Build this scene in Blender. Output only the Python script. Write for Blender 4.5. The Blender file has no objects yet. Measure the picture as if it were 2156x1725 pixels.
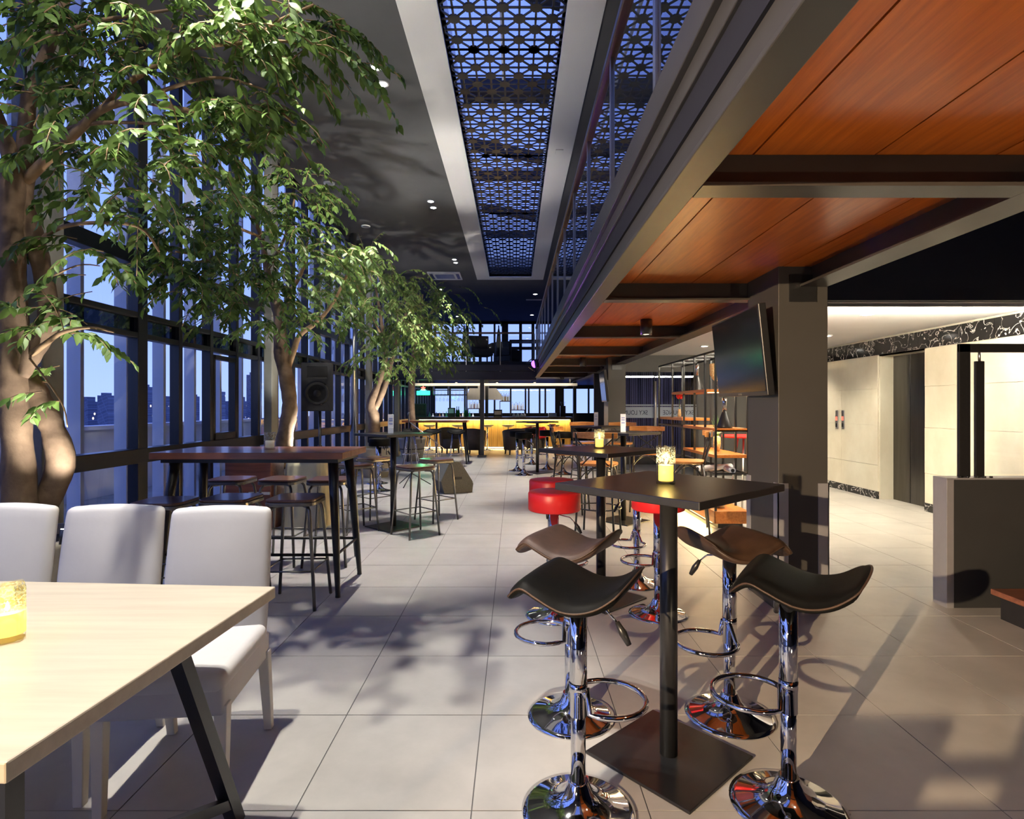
import bpy, bmesh, math, random
import numpy as np
from mathutils import Vector, Matrix, Euler
random.seed(7)
PI = math.pi
scene = bpy.context.scene
COL = scene.collection
# ------------------------------------------------------------------ camera
F, CX, HY, HC = 1200.0, 1083.0, 857.0, 1.37     # focal px, principal point, eye height
cd = bpy.data.cameras.new('camera'); cam = bpy.data.objects.new('camera', cd); COL.objects.link(cam)
cam.location = (0, 0, HC); cam.rotation_euler = (PI/2, 0, 0)
cd.sensor_width = 36.0; cd.lens = F/2156*36.0
cd.shift_x = -(CX-1078)/2156; cd.shift_y = -(862.5-HY)/2156
cd.clip_start = 0.05; cd.clip_end = 2000
scene.camera = cam
# ------------------------------------------------------------------ sky, exposure
vs = scene.view_settings
vs.view_transform = 'Standard'; vs.look = 'None'; vs.gamma = 1.0; vs.exposure = 0.12; vs.use_curve_mapping = False
w = bpy.data.worlds.new('dusk_sky'); scene.world = w; w.use_nodes = True
nt = w.node_tree; nt.nodes.clear()
tc = nt.nodes.new('ShaderNodeTexCoord'); sp = nt.nodes.new('ShaderNodeSeparateXYZ')
rp = nt.nodes.new('ShaderNodeValToRGB'); bg = nt.nodes.new('ShaderNodeBackground'); wo = nt.nodes.new('ShaderNodeOutputWorld')
nt.links.new(tc.outputs['Generated'], sp.inputs[0]); nt.links.new(sp.outputs['Z'], rp.inputs[0])
nt.links.new(rp.outputs[0], bg.inputs[0]); nt.links.new(bg.outputs[0], wo.inputs[0])
el = rp.color_ramp.elements
el[0].position = 0.0; el[0].color = (.27, .37, .74, 1)
el[1].position = 0.7; el[1].color = (.135, .215, .70, 1)
e = el.new(0.2); e.color = (.19, .285, .76, 1)
bg.inputs[1].default_value = 2.0

def spot(loc, aim, power, angle=60, blend=.5, col=(1, .93, .82), rad=.03):
    l = bpy.data.lights.new('spot', 'SPOT'); l.energy = power; l.spot_size = math.radians(angle); l.spot_blend = blend
    l.color = col; l.shadow_soft_size = rad
    o = bpy.data.objects.new('spot_light', l); COL.objects.link(o); o.location = loc
    o.rotation_euler = (Vector(aim)-Vector(loc)).to_track_quat('-Z', 'Y').to_euler(); return o
def point(loc, power, col=(1, .8, .5), rad=.02):
    l = bpy.data.lights.new('point', 'POINT'); l.energy = power; l.color = col; l.shadow_soft_size = rad
    o = bpy.data.objects.new('point_light', l); COL.objects.link(o); o.location = loc; return o
def area(loc, aim, sx, sy, power, col=(1, .8, .5)):
    l = bpy.data.lights.new('strip', 'AREA'); l.shape = 'RECTANGLE'; l.size = sx; l.size_y = sy; l.energy = power; l.color = col
    o = bpy.data.objects.new('strip_light', l); COL.objects.link(o); o.location = loc
    o.rotation_euler = (Vector(aim)-Vector(loc)).to_track_quat('-Z', 'Y').to_euler(); return o
# warm projector lamp in the corner behind the photographer (its shadows run away from the camera to the right)
spot((-3.1, -2.4, 2.1), (3.0, 4.0, 1.0), 3600, 42, 1.0, (1, .72, .43), .02)
# added warm fill light, unseen below the view, brightening the plywood deck
spot((1.35, .15, .12), (1.35, 1.5, 2.3), 75, 120, .9, (1, .80, .52), .06)
point((-1.2, -1.6, 1.9), 25, (1, .78, .5), .05)  # added warm fill light, no fixture behind it
# recessed ceiling spots in pairs along the window side
SPOTS = [(-1.4, y+d) for y in (-1.8, 2.0, 5.77, 9.54, 13.3) for d in (0, .3)]
for (x, y) in SPOTS:
    spot((x, y, 4.79), (x+.12, y+.1, 0), 580, 52, .5, (1, .95, .86), .025)
# ------------------------------------------------------------------ helpers
def W(px, py, Y): return Vector(((px-CX)/F*Y, Y, HC-(py-HY)/F*Y))
def G(px, py):
    Y = F*HC/(py-HY); return Vector(((px-CX)/F*Y, Y, 0))
class MB:
    def __init__(s): s.v = []; s.f = []; s.sm = []
    def add(s, vs, fs, smooth=False):
        o = len(s.v); s.v += [tuple(v) for v in vs]; s.f += [tuple(i+o for i in f) for f in fs]
        s.sm += ([smooth]*len(fs) if isinstance(smooth, bool) else smooth); return s
    def box(s, x0, x1, y0, y1, z0, z1, M=None):
        vs = [(x, y, z) for z in (z0, z1) for y in (y0, y1) for x in (x0, x1)]
        if M is not None: vs = [M @ Vector(v) for v in vs]
        return s.add(vs, [(0, 2, 3, 1), (4, 5, 7, 6), (0, 1, 5, 4), (2, 6, 7, 3), (0, 4, 6, 2), (1, 3, 7, 5)])
    def beam(s, p0, p1, w, h, up=(0, 0, 1)):
        p0, p1 = Vector(p0), Vector(p1); d = p1-p0; L = d.length; d.normalize(); u = Vector(up)
        if abs(d.dot(u)) > .99: u = Vector((0, 1, 0))
        x = d.cross(u).normalized(); z = x.cross(d)
        M = Matrix((x, d, z)).transposed().to_4x4(); M.translation = p0
        return s.box(-w/2, w/2, 0, L, -h/2, h/2, M)
    def tube(s, pts, r, n=8, closed=False, cap=True):
        P = [Vector(p) for p in pts]; k = len(P)
        R = r if isinstance(r, (list, tuple)) else [r]*k
        T = []
        for i in range(k):
            a = P[(i-1) % k] if (closed or i > 0) else P[i]; b = P[(i+1) % k] if (closed or i < k-1) else P[i]
            t = b-a; T.append(t.normalized() if t.length > 1e-9 else Vector((0, 0, 1)))
        u = T[0].orthogonal().normalized(); vs = []
        for i in range(k):
            u = (u-T[i]*u.dot(T[i])); u = u.normalized() if u.length > 1e-6 else T[i].orthogonal().normalized()
            w_ = T[i].cross(u)
            for j in range(n):
                a = 2*PI*j/n; vs.append(P[i]+(u*math.cos(a)+w_*math.sin(a))*R[i])
        fs = []; sm = []
        for i in range(k if closed else k-1):
            i2 = (i+1) % k
            for j in range(n):
                j2 = (j+1) % n; fs.append((i*n+j, i*n+j2, i2*n+j2, i2*n+j)); sm.append(True)
        if cap and not closed:
            fs.append(tuple(range(n-1, -1, -1))); fs.append(tuple((k-1)*n+j for j in range(n))); sm += [False, False]
        return s.add(vs, fs, sm)
    def cyl(s, p0, p1, r0, r1=None, n=16): return s.tube([p0, p1], [r0, r0 if r1 is None else r1], n)
    def lathe(s, prof, n=24, c=(0, 0, 0), cap=True):
        vs = []; fs = []; sm = []; k = len(prof)
        for (r, z) in prof:
            for j in range(n):
                a = 2*PI*j/n; vs.append((c[0]+r*math.cos(a), c[1]+r*math.sin(a), c[2]+z))
        for i in range(k-1):
            for j in range(n):
                j2 = (j+1) % n; fs.append((i*n+j, i*n+j2, (i+1)*n+j2, (i+1)*n+j)); sm.append(True)
        if cap:
            fs.append(tuple(range(n-1, -1, -1))); fs.append(tuple((k-1)*n+j for j in range(n))); sm += [False, False]
        return s.add(vs, fs, sm)
    def prism(s, poly, a0, a1, plane='xy'):
        def P(u, v, t): return {'xy': (u, v, t), 'xz': (u, t, v), 'yz': (t, u, v)}[plane]
        n = len(poly); vs = [P(u, v, a0) for u, v in poly]+[P(u, v, a1) for u, v in poly]
        fs = [tuple(range(n-1, -1, -1)), tuple(range(n, 2*n))]+[(i, (i+1) % n, n+(i+1) % n, n+i) for i in range(n)]
        return s.add(vs, fs)
    def quad(s, a, b, c, d): return s.add([a, b, c, d], [(0, 1, 2, 3)])
    def mesh(s, name):
        me = bpy.data.meshes.new(name); me.from_pydata(s.v, [], s.f)
        me.polygons.foreach_set('use_smooth', s.sm); me.update()
        bm = bmesh.new(); bm.from_mesh(me); bmesh.ops.recalc_face_normals(bm, faces=bm.faces); bm.to_mesh(me); bm.free()
        return me
def link(name, me, m, parent=None, loc=(0, 0, 0), rot=(0, 0, 0), bevel=0, seg=2):
    o = bpy.data.objects.new(name, me); COL.objects.link(o)
    if m is not None and not me.materials: me.materials.append(m)
    o.location = loc; o.rotation_euler = rot
    if parent is not None: o.parent = parent
    if bevel:
        b = o.modifiers.new('bevel', 'BEVEL'); b.width = bevel; b.segments = seg; b.limit_method = 'ANGLE'; b.angle_limit = .7
        b.harden_normals = False
        if seg > 2: me.polygons.foreach_set('use_smooth', [True]*len(me.polygons))
    return o
def obj(name, mb, m, parent=None, **k): return link(name, mb.mesh(name), m, parent, **k)
def tag(o, label, cat=None, group=None, kind=None):
    o['label'] = label
    if cat: o['category'] = cat
    if group: o['group'] = group
    if kind: o['kind'] = kind
    return o
def thing(name, label, cat, loc=(0, 0, 0), rz=0, group=None, kind=None):
    o = bpy.data.objects.new(name, None); COL.objects.link(o); o.location = loc; o.rotation_euler = (0, 0, rz)
    o.empty_display_size = .1
    return tag(o, label, cat, group, kind)
def dup(root, loc, rz, label=None, group=None):
    def cp(o, par):
        c = o.copy(); COL.objects.link(c); c.parent = par
        for ch in o.children: cp(ch, c)
        return c
    r = cp(root, None); r.location = loc; r.rotation_euler = (0, 0, rz)
    if label: r['label'] = label
    if group: r['group'] = group
    return r
def rotz(a): return Matrix.Rotation(a, 4, 'Z')
# ------------------------------------------------------------------ materials
def mat(name, col, rough=.5, metal=0, noise=None, bump=None, col2=None, emit=None, spec=None, stretch=None, trans=0, ior=1.45, coat=0, rvar=0):
    m = bpy.data.materials.new(name); m.use_nodes = True; nt = m.node_tree; b = nt.nodes['Principled BSDF']
    b.inputs['Base Color'].default_value = (*col, 1); b.inputs['Roughness'].default_value = rough; b.inputs['Metallic'].default_value = metal
    if spec is not None: b.inputs['Specular IOR Level'].default_value = spec
    if trans: b.inputs['Transmission Weight'].default_value = trans; b.inputs['IOR'].default_value = ior
    if coat: b.inputs['Coat Weight'].default_value = coat; b.inputs['Coat Roughness'].default_value = .1
    if emit: b.inputs['Emission Color'].default_value = (*emit[0], 1); b.inputs['Emission Strength'].default_value = emit[1]
    L = nt.links.new
    if noise or bump:
        t = nt.nodes.new('ShaderNodeTexCoord'); mp = nt.nodes.new('ShaderNodeMapping')
        geo = nt.nodes.new('ShaderNodeNewGeometry'); L(geo.outputs['Position'], mp.inputs[0])
        if stretch: mp.inputs['Scale'].default_value = stretch
    if noise:
        n = nt.nodes.new('ShaderNodeTexNoise'); n.inputs['Scale'].default_value = noise[0]; n.inputs['Detail'].default_value = 6
        n.inputs['Roughness'].default_value = .6; L(mp.outputs[0], n.inputs['Vector'])
        r = nt.nodes.new('ShaderNodeValToRGB'); lo, hi = noise[1], noise[2]
        r.color_ramp.elements[0].position = lo; r.color_ramp.elements[1].position = hi
        r.color_ramp.elements[0].color = (*col, 1); r.color_ramp.elements[1].color = (*(col2 or col), 1)
        L(n.outputs['Fac'], r.inputs[0]); L(r.outputs[0], b.inputs['Base Color'])
        if rvar:
            mr = nt.nodes.new('ShaderNodeMapRange'); mr.inputs[3].default_value = rough-rvar; mr.inputs[4].default_value = rough+rvar
            L(n.outputs['Fac'], mr.inputs[0]); L(mr.outputs[0], b.inputs['Roughness'])
    if bump:
        n2 = nt.nodes.new('ShaderNodeTexNoise'); n2.inputs['Scale'].default_value = bump[0]; n2.inputs['Detail'].default_value = 4
        L(mp.outputs[0], n2.inputs['Vector']); bp = nt.nodes.new('ShaderNodeBump'); bp.inputs['Strength'].default_value = bump[1]
        bp.inputs['Distance'].default_value = .01; L(n2.outputs['Fac'], bp.inputs['Height']); L(bp.outputs[0], b.inputs['Normal'])
    return m
def glass_mat(name, tint=(1, 1, 1), refl=.9, rough=0, ior=1.5, minr=.03, frost=0):
    m = bpy.data.materials.new(name); m.use_nodes = True; nt = m.node_tree; nt.nodes.clear(); L = nt.links.new
    o = nt.nodes.new('ShaderNodeOutputMaterial'); t = nt.nodes.new('ShaderNodeBsdfTransparent'); g = nt.nodes.new('ShaderNodeBsdfGlossy')
    t.inputs[0].default_value = (*tint, 1); g.inputs['Roughness'].default_value = rough; g.inputs[0].default_value = (refl, refl, refl, 1)
    lw = nt.nodes.new('ShaderNodeLayerWeight'); lw.inputs[0].default_value = .5
    pw = nt.nodes.new('ShaderNodeMath'); pw.operation = 'POWER'; pw.inputs[1].default_value = 5; L(lw.outputs['Facing'], pw.inputs[0])
    ad = nt.nodes.new('ShaderNodeMath'); ad.operation = 'MULTIPLY_ADD'; ad.inputs[1].default_value = 1-minr; ad.inputs[2].default_value = minr; L(pw.outputs[0], ad.inputs[0])
    mx = nt.nodes.new('ShaderNodeMixShader'); L(ad.outputs[0], mx.inputs[0]); L(t.outputs[0], mx.inputs[1]); L(g.outputs[0], mx.inputs[2])
    last = mx
    if frost:
        d = nt.nodes.new('ShaderNodeBsdfDiffuse'); d.inputs[0].default_value = (.75, .85, .95, 1)
        tl = nt.nodes.new('ShaderNodeBsdfTranslucent'); tl.inputs[0].default_value = (.75, .85, .95, 1)
        m1 = nt.nodes.new('ShaderNodeMixShader'); m1.inputs[0].default_value = .5; L(d.outputs[0], m1.inputs[1]); L(tl.outputs[0], m1.inputs[2])
        m2 = nt.nodes.new('ShaderNodeMixShader'); m2.inputs[0].default_value = frost; L(mx.outputs[0], m2.inputs[1]); L(m1.outputs[0], m2.inputs[2]); last = m2
    L(last.outputs[0], o.inputs[0]); return m
def emis(name, col, s):
    return mat(name, col, .5, emit=(col, s))
def marble_mat(name):
    m = bpy.data.materials.new(name); m.use_nodes = True; nt = m.node_tree; b = nt.nodes['Principled BSDF']; L = nt.links.new
    b.inputs['Roughness'].default_value = .12
    geo = nt.nodes.new('ShaderNodeNewGeometry'); n = nt.nodes.new('ShaderNodeTexNoise'); n.inputs['Scale'].default_value = 4.5; n.inputs['Detail'].default_value = 10
    n.inputs['Distortion'].default_value = 1.6
    L(geo.outputs['Position'], n.inputs['Vector'])
    s = nt.nodes.new('ShaderNodeMath'); s.operation = 'SUBTRACT'; s.inputs[1].default_value = .5; L(n.outputs['Fac'], s.inputs[0])
    a = nt.nodes.new('ShaderNodeMath'); a.operation = 'ABSOLUTE'; L(s.outputs[0], a.inputs[0])
    r = nt.nodes.new('ShaderNodeValToRGB'); r.color_ramp.elements[0].color = (.75, .72, .68, 1); r.color_ramp.elements[1].color = (.008, .008, .009, 1)
    r.color_ramp.elements[0].position = 0; r.color_ramp.elements[1].position = .016
    L(a.outputs[0], r.inputs[0]); L(r.outputs[0], b.inputs['Base Color']); return m
def wood_mat(name, c1, c2, axis='y', scale=1., rough=.4, coat=0):
    st = {'x': (.6, 9, 9), 'y': (9, .6, 9), 'z': (9, 9, .6)}[axis]
    return mat(name, c1, rough, noise=(2.2*scale, .32, .68), col2=c2, stretch=st, bump=(5*scale, .06), coat=coat)
M = {}
M['tile'] = mat('floor_tile_stone', (.36, .345, .32), .36, noise=(2.2, .3, .72), col2=(.50, .48, .445), bump=(25, .03), rvar=.1)
M['grout'] = mat('grout', (.13, .125, .12), .9)
M['ceil'] = mat('ceiling_charcoal_paint', (.085, .087, .09), .75, noise=(3, .3, .7), col2=(.10, .10, .105))
M['white'] = mat('white_paint', (.84, .83, .81), .6, noise=(2, .3, .7), col2=(.87, .86, .84))
M['steel'] = mat('dark_grey_steel_paint', (.038, .038, .041), .42, noise=(5, .3, .7), col2=(.046, .046, .048))
M['beam'] = mat('brown_black_steel_paint', (.035, .03, .027), .38, noise=(5, .3, .7), col2=(.045, .04, .036))
M['black'] = mat('black_satin_paint', (.012, .012, .013), .32, noise=(40, .3, .7), col2=(.016, .016, .017))
M['blackmatte'] = mat('black_matte', (.012, .012, .014), .7, noise=(20, .3, .7), col2=(.018, .018, .02))
M['navy'] = mat('dark_navy_paint', (.006, .007, .016), .7, noise=(3, .3, .7), col2=(.008, .01, .02))
M['fascia'] = mat('navy_grey_fascia', (.014, .016, .034), .45, noise=(5, .3, .7), col2=(.018, .02, .042))
M['frame'] = mat('window_frame_black', (.009, .010, .014), .35, noise=(8, .3, .7), col2=(.012, .013, .018))
M['glass'] = glass_mat('window_glass', (.93, .95, 1), minr=.05)
M['glassr'] = glass_mat('balustrade_glass', (.93, .96, .97), minr=.10, ior=1.7)
M['frost'] = glass_mat('frosted_film', (.9, .95, 1), frost=.75)
M['cglass'] = glass_mat('clear_glass', (.95, .96, .95), minr=.08, ior=1.6)
M['chrome'] = mat('chrome', (.78, .78, .80), .05, 1, bump=(6, .015))
M['steelb'] = mat('brushed_steel', (.55, .55, .56), .3, 1, noise=(4, .3, .7), col2=(.62, .62, .63), stretch=(8, 8, 1))
M['gun'] = mat('gunmetal_tube', (.16, .15, .14), .28, .85, noise=(10, .3, .7), col2=(.21, .2, .18))
M['woodc'] = wood_mat('orange_ply_ceiling', (.44, .09, .012), (.68, .17, .022), 'y', 1.6, .30, .15)
M['woodt'] = wood_mat('redbrown_table_wood', (.16, .055, .028), (.30, .11, .055), 'x', 1.4, .3, .2)
M['seatw'] = wood_mat('dark_stool_wood', (.055, .025, .018), (.12, .05, .032), 'x', 2, .3, .3)
M['chairw'] = wood_mat('honey_bentwood', (.38, .15, .035), (.58, .27, .075), 'x', 2, .35, .2)
M['shelfw'] = wood_mat('orange_shelf_wood', (.33, .10, .02), (.52, .19, .04), 'y', 2, .35)
M['barw'] = wood_mat('bar_pine_boards', (.42, .24, .07), (.62, .40, .14), 'z', 1.5, .5)
M['bartop'] = wood_mat('bar_counter_wood', (.02, .012, .01), (.04, .024, .018), 'x', 1, .3)
M['cream'] = wood_mat('whitewashed_table_wood', (.47, .40, .30), (.57, .50, .38), 'x', 1.2, .45)
M['linen'] = mat('white_slipcover_fabric', (.58, .56, .55), .85, noise=(3, .3, .7), col2=(.63, .61, .595), bump=(14, .12))
M['whitewood'] = mat('white_painted_wood', (.66, .63, .56), .5, noise=(6, .3, .7), col2=(.71, .68, .61))
M['leather'] = mat('black_leather', (.0045, .0045, .0045), .5, spec=.06, noise=(30, .3, .7), col2=(.006, .006, .0055), bump=(160, .05))
M['leatherb'] = mat('brown_leather', (.04, .026, .021), .5, spec=.3, noise=(20, .3, .7), col2=(.062, .038, .03), bump=(160, .05))
M['leatherd'] = mat('dark_brown_leather', (.022, .013, .009), .48, spec=.3, noise=(8, .3, .7), col2=(.055, .03, .018), bump=(160, .05))
M['piping'] = mat('tan_piping', (.12, .06, .03), .5, noise=(20, .3, .7), col2=(.15, .08, .04))
M['red'] = mat('red_vinyl', (.62, .012, .014), .38, noise=(6, .3, .7), col2=(.68, .02, .02))
M['trav'] = mat('travertine', (.60, .56, .44), .3, noise=(2.4, .35, .7), col2=(.70, .67, .55), stretch=(1, 1, .7), bump=(20, .03))
M['marble'] = marble_mat('black_veined_marble')
M['lift'] = mat('elevator_steel', (.10, .095, .085), .28, 1, noise=(2, .3, .7), col2=(.14, .13, .12), stretch=(10, 10, .6))
M['col'] = mat('column_grey_paint', (.045, .042, .039), .5, noise=(3, .3, .7), col2=(.05, .047, .044))
M['concrete'] = mat('concrete', (.19, .19, .17), .8, noise=(3, .3, .7), col2=(.26, .26, .235), bump=(12, .1))
M['guard'] = mat('corner_guard_aluminium', (.45, .45, .48), .35, .6, noise=(8, .3, .7), col2=(.5, .5, .53))
M['part'] = mat('partition_charcoal', (.03, .031, .032), .5, noise=(4, .3, .7), col2=(.036, .037, .038))
M['bark'] = mat('ficus_bark', (.10, .062, .038), .85, noise=(9, .25, .75), col2=(.24, .16, .10), bump=(18, .5))
M['twig'] = mat('twig_bark', (.20, .12, .06), .8, noise=(15, .3, .7), col2=(.28, .18, .09))
M['pot'] = mat('planter_glaze', (.30, .27, .21), .5, noise=(4, .3, .7), col2=(.38, .35, .28))
M['soil'] = mat('planter_soil', (.03, .022, .015), 1, noise=(20, .3, .7), col2=(.05, .04, .025), bump=(30, .5))
M['tub'] = mat('brown_tub_upholstery', (.055, .04, .028), .7, noise=(8, .3, .7), col2=(.075, .055, .04))
M['screen'] = mat('tv_screen', (.012, .014, .018), .16, spec=.10, noise=(2, .3, .7), col2=(.014, .016, .02))
M['speaker'] = mat('speaker_black', (.012, .012, .014), .55, bump=(120, .2), noise=(8, .3, .7), col2=(.018, .018, .02))
M['wedge'] = mat('wedge_grey_carpet', (.07, .07, .065), .9, noise=(60, .3, .7), col2=(.10, .10, .09), bump=(90, .3))
M['wax'] = mat('candle_wax_lit', (.9, .7, .25), .5, emit=((1, .68, .12), 1.6))
M['waxw'] = mat('white_wax', (.75, .75, .72), .5, emit=((1, .9, .7), .12))
M['flame'] = emis('candle_flame', (1, .72, .25), 14)
M['lamp'] = emis('lamp_lens', (1, .95, .86), 30)
M['warml'] = emis('warm_lamp_lens', (1, .85, .6), 16)
M['led'] = emis('warm_led_strip', (1, .72, .3), 7)
M['green'] = emis('green_neon', (.02, .9, .35), 5)
M['redn'] = emis('red_neon', (1, .06, .05), 5)
M['card'] = mat('white_card', (.8, .8, .82), .5, noise=(30, .45, .55), col2=(.72, .76, .84))
M['cloth'] = mat('cream_cloth', (.60, .54, .33), .9, noise=(3, .3, .7), col2=(.68, .61, .4))
M['ext'] = mat('white_facade_fin', (.55, .56, .60), .6, noise=(1.5, .3, .7), col2=(.62, .63, .67))
M['text'] = mat('dark_blue_lettering', (.02, .035, .09), .6)
M['ground'] = mat('hazy_city_ground', (.07, .085, .15), .9, noise=(.02, .35, .65), col2=(.10, .12, .20))
M['amber'] = mat('amber_stones', (.62, .34, .10), .3, noise=(70, .4, .6), col2=(.9, .7, .4), bump=(80, .6))
M['plant'] = mat('green_stem', (.06, .16, .03), .6, noise=(20, .3, .7), col2=(.1, .22, .05))
M['curtain'] = mat('blue_string_curtain', (.10, .10, .28), .6, noise=(30, .35, .65), col2=(.30, .30, .62), stretch=(1, 1, .01))
# ================================================================== STRUCTURE
ZC = 4.82; XL = -3.37; YF = 23.0; YB = -4.0; XR = 5.4
# ---- floor: every 60 cm tile in view is its own piece
fl = obj('floor', MB().box(-3.6, 6.2, YB, YF, -.12, -.003), M['grout']); tag(fl, 'pale grey stone tiled floor running through the whole lounge', 'floor', kind='structure')
X0, Y0, TS = -.145, 1.934, .6
def tile_mesh(nm, hx, hy):
    return MB().box(-hx, hx, -hy, hy, -.012, 0).mesh(nm)
tme = tile_mesh('floor_tile', TS/2-.0022, TS/2-.0022)
seen = []; rest = []
for i in range(-6, 11):
    for j in range(-10, 36):
        cx, cy = X0+TS*(i+.5), Y0+TS*(j+.5)
        if cx < -3.6 or cx > 6.1 or cy < YB or cy > YF: continue
        vis = cy > 1.6 and abs(cx) < .92*(cy+.3) and not (cx > 3.2 and cy < 3.6) and not (cx > 5.6)
        (seen if vis else rest).append((cy, cx))
seen.sort(); rest += seen[300:]
for (cy, cx) in seen[:300]:
    link('floor_tile', tme, M['tile'], fl, loc=(cx, cy, random.uniform(-.0006, 0)))
mb = MB()
for (cy, cx) in rest:
    h = TS/2-.0022; mb.box(cx-h, cx+h, cy-h, cy+h, -.012, -.0004)
o = obj('floor_tile_field', mb, M['tile'], fl); o['kind'] = 'stuff'
# ---- ceiling with the skylight slot
SX0, SX1, SY0, SY1 = -.656, .451, -1.5, 15.05     # lattice opening
FX0, FX1, FY1 = -1.0, .775, 15.33                 # white frame outside
ce = obj('ceiling', MB().box(-3.6, SX0, YB, YF, ZC, ZC+.25).box(SX1, 6.2, YB, YF, ZC, ZC+.25)
         .box(SX0, SX1, SY1, YF, ZC, ZC+.25).box(SX0, SX1, YB, SY0, ZC, ZC+.25), M['ceil'])
tag(ce, 'charcoal painted high ceiling above the double height hall', 'ceiling', kind='structure')
fr = obj('trim_1', MB().box(FX0, SX0, SY0, FY1, ZC-.03, ZC).box(SX1, FX1, SY0, FY1, ZC-.03, ZC).box(SX0, SX1, SY1, FY1, ZC-.03, ZC)
         .box(SX0-.03, SX0, SY0, SY1, ZC, ZC+.5).box(SX1, SX1+.03, SY0, SY1, ZC, ZC+.5).box(SX0, SX1, SY1, SY1+.03, ZC, ZC+.5), M['white'])
tag(fr, 'broad white frame around the long ceiling skylight', 'frame', kind='structure')
box_ = obj('access_cover', MB().box(-.05, .05, -.06, .06, -.015, 0), M['white'], loc=(.60, 7.62, ZC-.03), bevel=.004)
tag(box_, 'small white square cover on the white skylight frame', 'cover')
# lattice panels
LA = .1475
sk = thing('skylight_screen', 'black laser cut star pattern screen filling the ceiling skylight', 'screen', (0, 0, ZC+.05), kind='structure')
def lattice(y0, ny):
    mb = MB(); xc = (SX0+SX1)/2; t = .012
    def bar(p, q, w): mb.beam((p[0], p[1], 0), (q[0], q[1], 0), w, t)
    for j in range(ny+1):
        y = y0+j*LA
        bar((SX0, y), (SX1, y), .02)
        for i in range(-4, 5):
            x = xc+i*LA
            if x < SX0-.08 or x > SX1+.08: continue
            if (i+j) % 2 == 0:
                r = .058
                mb.prism([(x+r*math.cos(PI/8+k*PI/4), y+r*math.sin(PI/8+k*PI/4)) for k in range(8)], -t*.7, t*.7)
                for dx in (-1, 1):
                    if j < ny and SX0-.1 < x+dx*LA < SX1+.1: bar((x, y), (x+dx*LA, y+LA), .017)
            elif j < ny and i < 4 and (i+j) % 2: pass
    for i in range(-3, 4):
        x = xc+i*LA; bar((x, y0), (x, y0+ny*LA), .02)
    return mb
yy = SY0; k = 0
while yy < SY1-.1:
    n = min(16, int((SY1-yy)/LA)); 
    if n < 1: break
    obj('screen_panel', lattice(yy, n), M['black'], sk); yy += n*LA; k += 1
rg = thing('skylight_roof', 'steel braced glass roof above the black ceiling screen', 'skylight', (0, 0, ZC+.55), kind='structure')
for i in range(7):
    y0 = SY0+i*2.37
    obj('pane', MB().box(SX0-.1, SX1+.1, y0+.02, y0+2.35, .45, .46), M['glass'], rg)
for i, y in enumerate((3.6, 5.75, 8.05, 7.75, 9.6, 10.6, 12.6, 14.2)):
    sk_ = .35 if i in (1, 4, 6) else 0
    if i == 2: continue
    wdt = .34 if i in (3,) else .12
    obj('roof_beam', MB().beam((SX0-.2, y-sk_, .3), (SX1+.2, y+sk_, .3), wdt, .16), M['navy'], rg)
obj('conduit', MB().cyl((-.14, SY0, .28), (-.14, SY1, .28), .022, n=8), M['white'], rg)
# ---- left window wall
wl = thing('wall_left', 'full height black framed window wall looking over the city', 'window wall', (XL, 0, 0), kind='structure')
ms = [-3.4, -2.2, -1.0, .2, 1.4, 2.2, 2.8, 3.35, 3.9, 5.1]
y = 5.1
while y < YF-.5: y += .58; ms.append(round(y, 3))
main = {5.1, 8.58, 12.06, 15.54, 19.02}
def is_main(y): return any(abs(y-m_) < .02 for m_ in main)
for y in ms:
    wd = .13 if is_main(y) else .06
    obj('mullion', MB().box(-.05, .05, y-wd/2, y+wd/2, 0, ZC), M['frame'], wl, bevel=.006)
for (z0, z1, dp) in ((0, .08, .05), (.87, 1.0, .06), (1.98, 2.03, .045), (2.16, 2.21, .045), (2.62, 2.75, .055), (ZC-.12, ZC, .05)):
    obj('rail', MB().box(-dp, dp, YB, YF, z0, z1), M['frame'], wl, bevel=.006)
obj('spandrel_glass', MB().box(-.01, .01, YB, YF, 2.03, 2.16), glass_mat('dark_spandrel_glass', (.10, .12, .15), minr=.12, ior=1.7), wl)
bays = sorted([YB]+ms+[YF])
for a, b in zip(bays[:-1], bays[1:]):
    if b-a < .2: continue
    for (z0, z1) in ((.08, .87), (1.0, 1.98), (2.21, 2.62), (2.75, ZC-.12)):
        obj('pane', MB().quad((0, a+.04, z0), (0, b-.04, z0), (0, b-.04, z1), (0, a+.04, z1)), M['glass'], wl)
# an opening casement in the fourth bay
obj('casement', MB().box(-.02, .05, 6.30, 6.34, 1.0, 1.95).box(-.02, .05, 6.78, 6.82, 1.0, 1.95).box(-.02, .05, 6.30, 6.82, 1.90, 1.95).box(-.02, .05, 6.30, 6.82, 1.0, 1.08), M['frame'], wl, bevel=.004)
for y, dd, lab in ((3.96, .19, 'square raw concrete column against the windows beside the double trunked tree'),
                   (7.62, .2, 'square concrete column against the windows beside the loudspeaker'),
                   (12.75, .22, 'square concrete column behind the round steel pole'), (15.8, .22, 'square concrete column at the end of the mezzanine edge')):
    c = obj('concrete_column', MB().box(0, .11, -dd/2, dd/2, 0, ZC), M['concrete'], loc=(XL+.06, y, 0), bevel=.01); tag(c, lab, 'column')
c = thing('steel_pole', 'round grey steel pole rising beside the window wall', 'pole', (-3.2, 11.35, 0))
obj('shaft', MB().cyl((0, 0, .02), (0, 0, 4.82), .055, n=20), M['steelb'], c); obj('flange', MB().cyl((0, 0, 0), (0, 0, .02), .11, n=20), M['steelb'], c)
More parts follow.
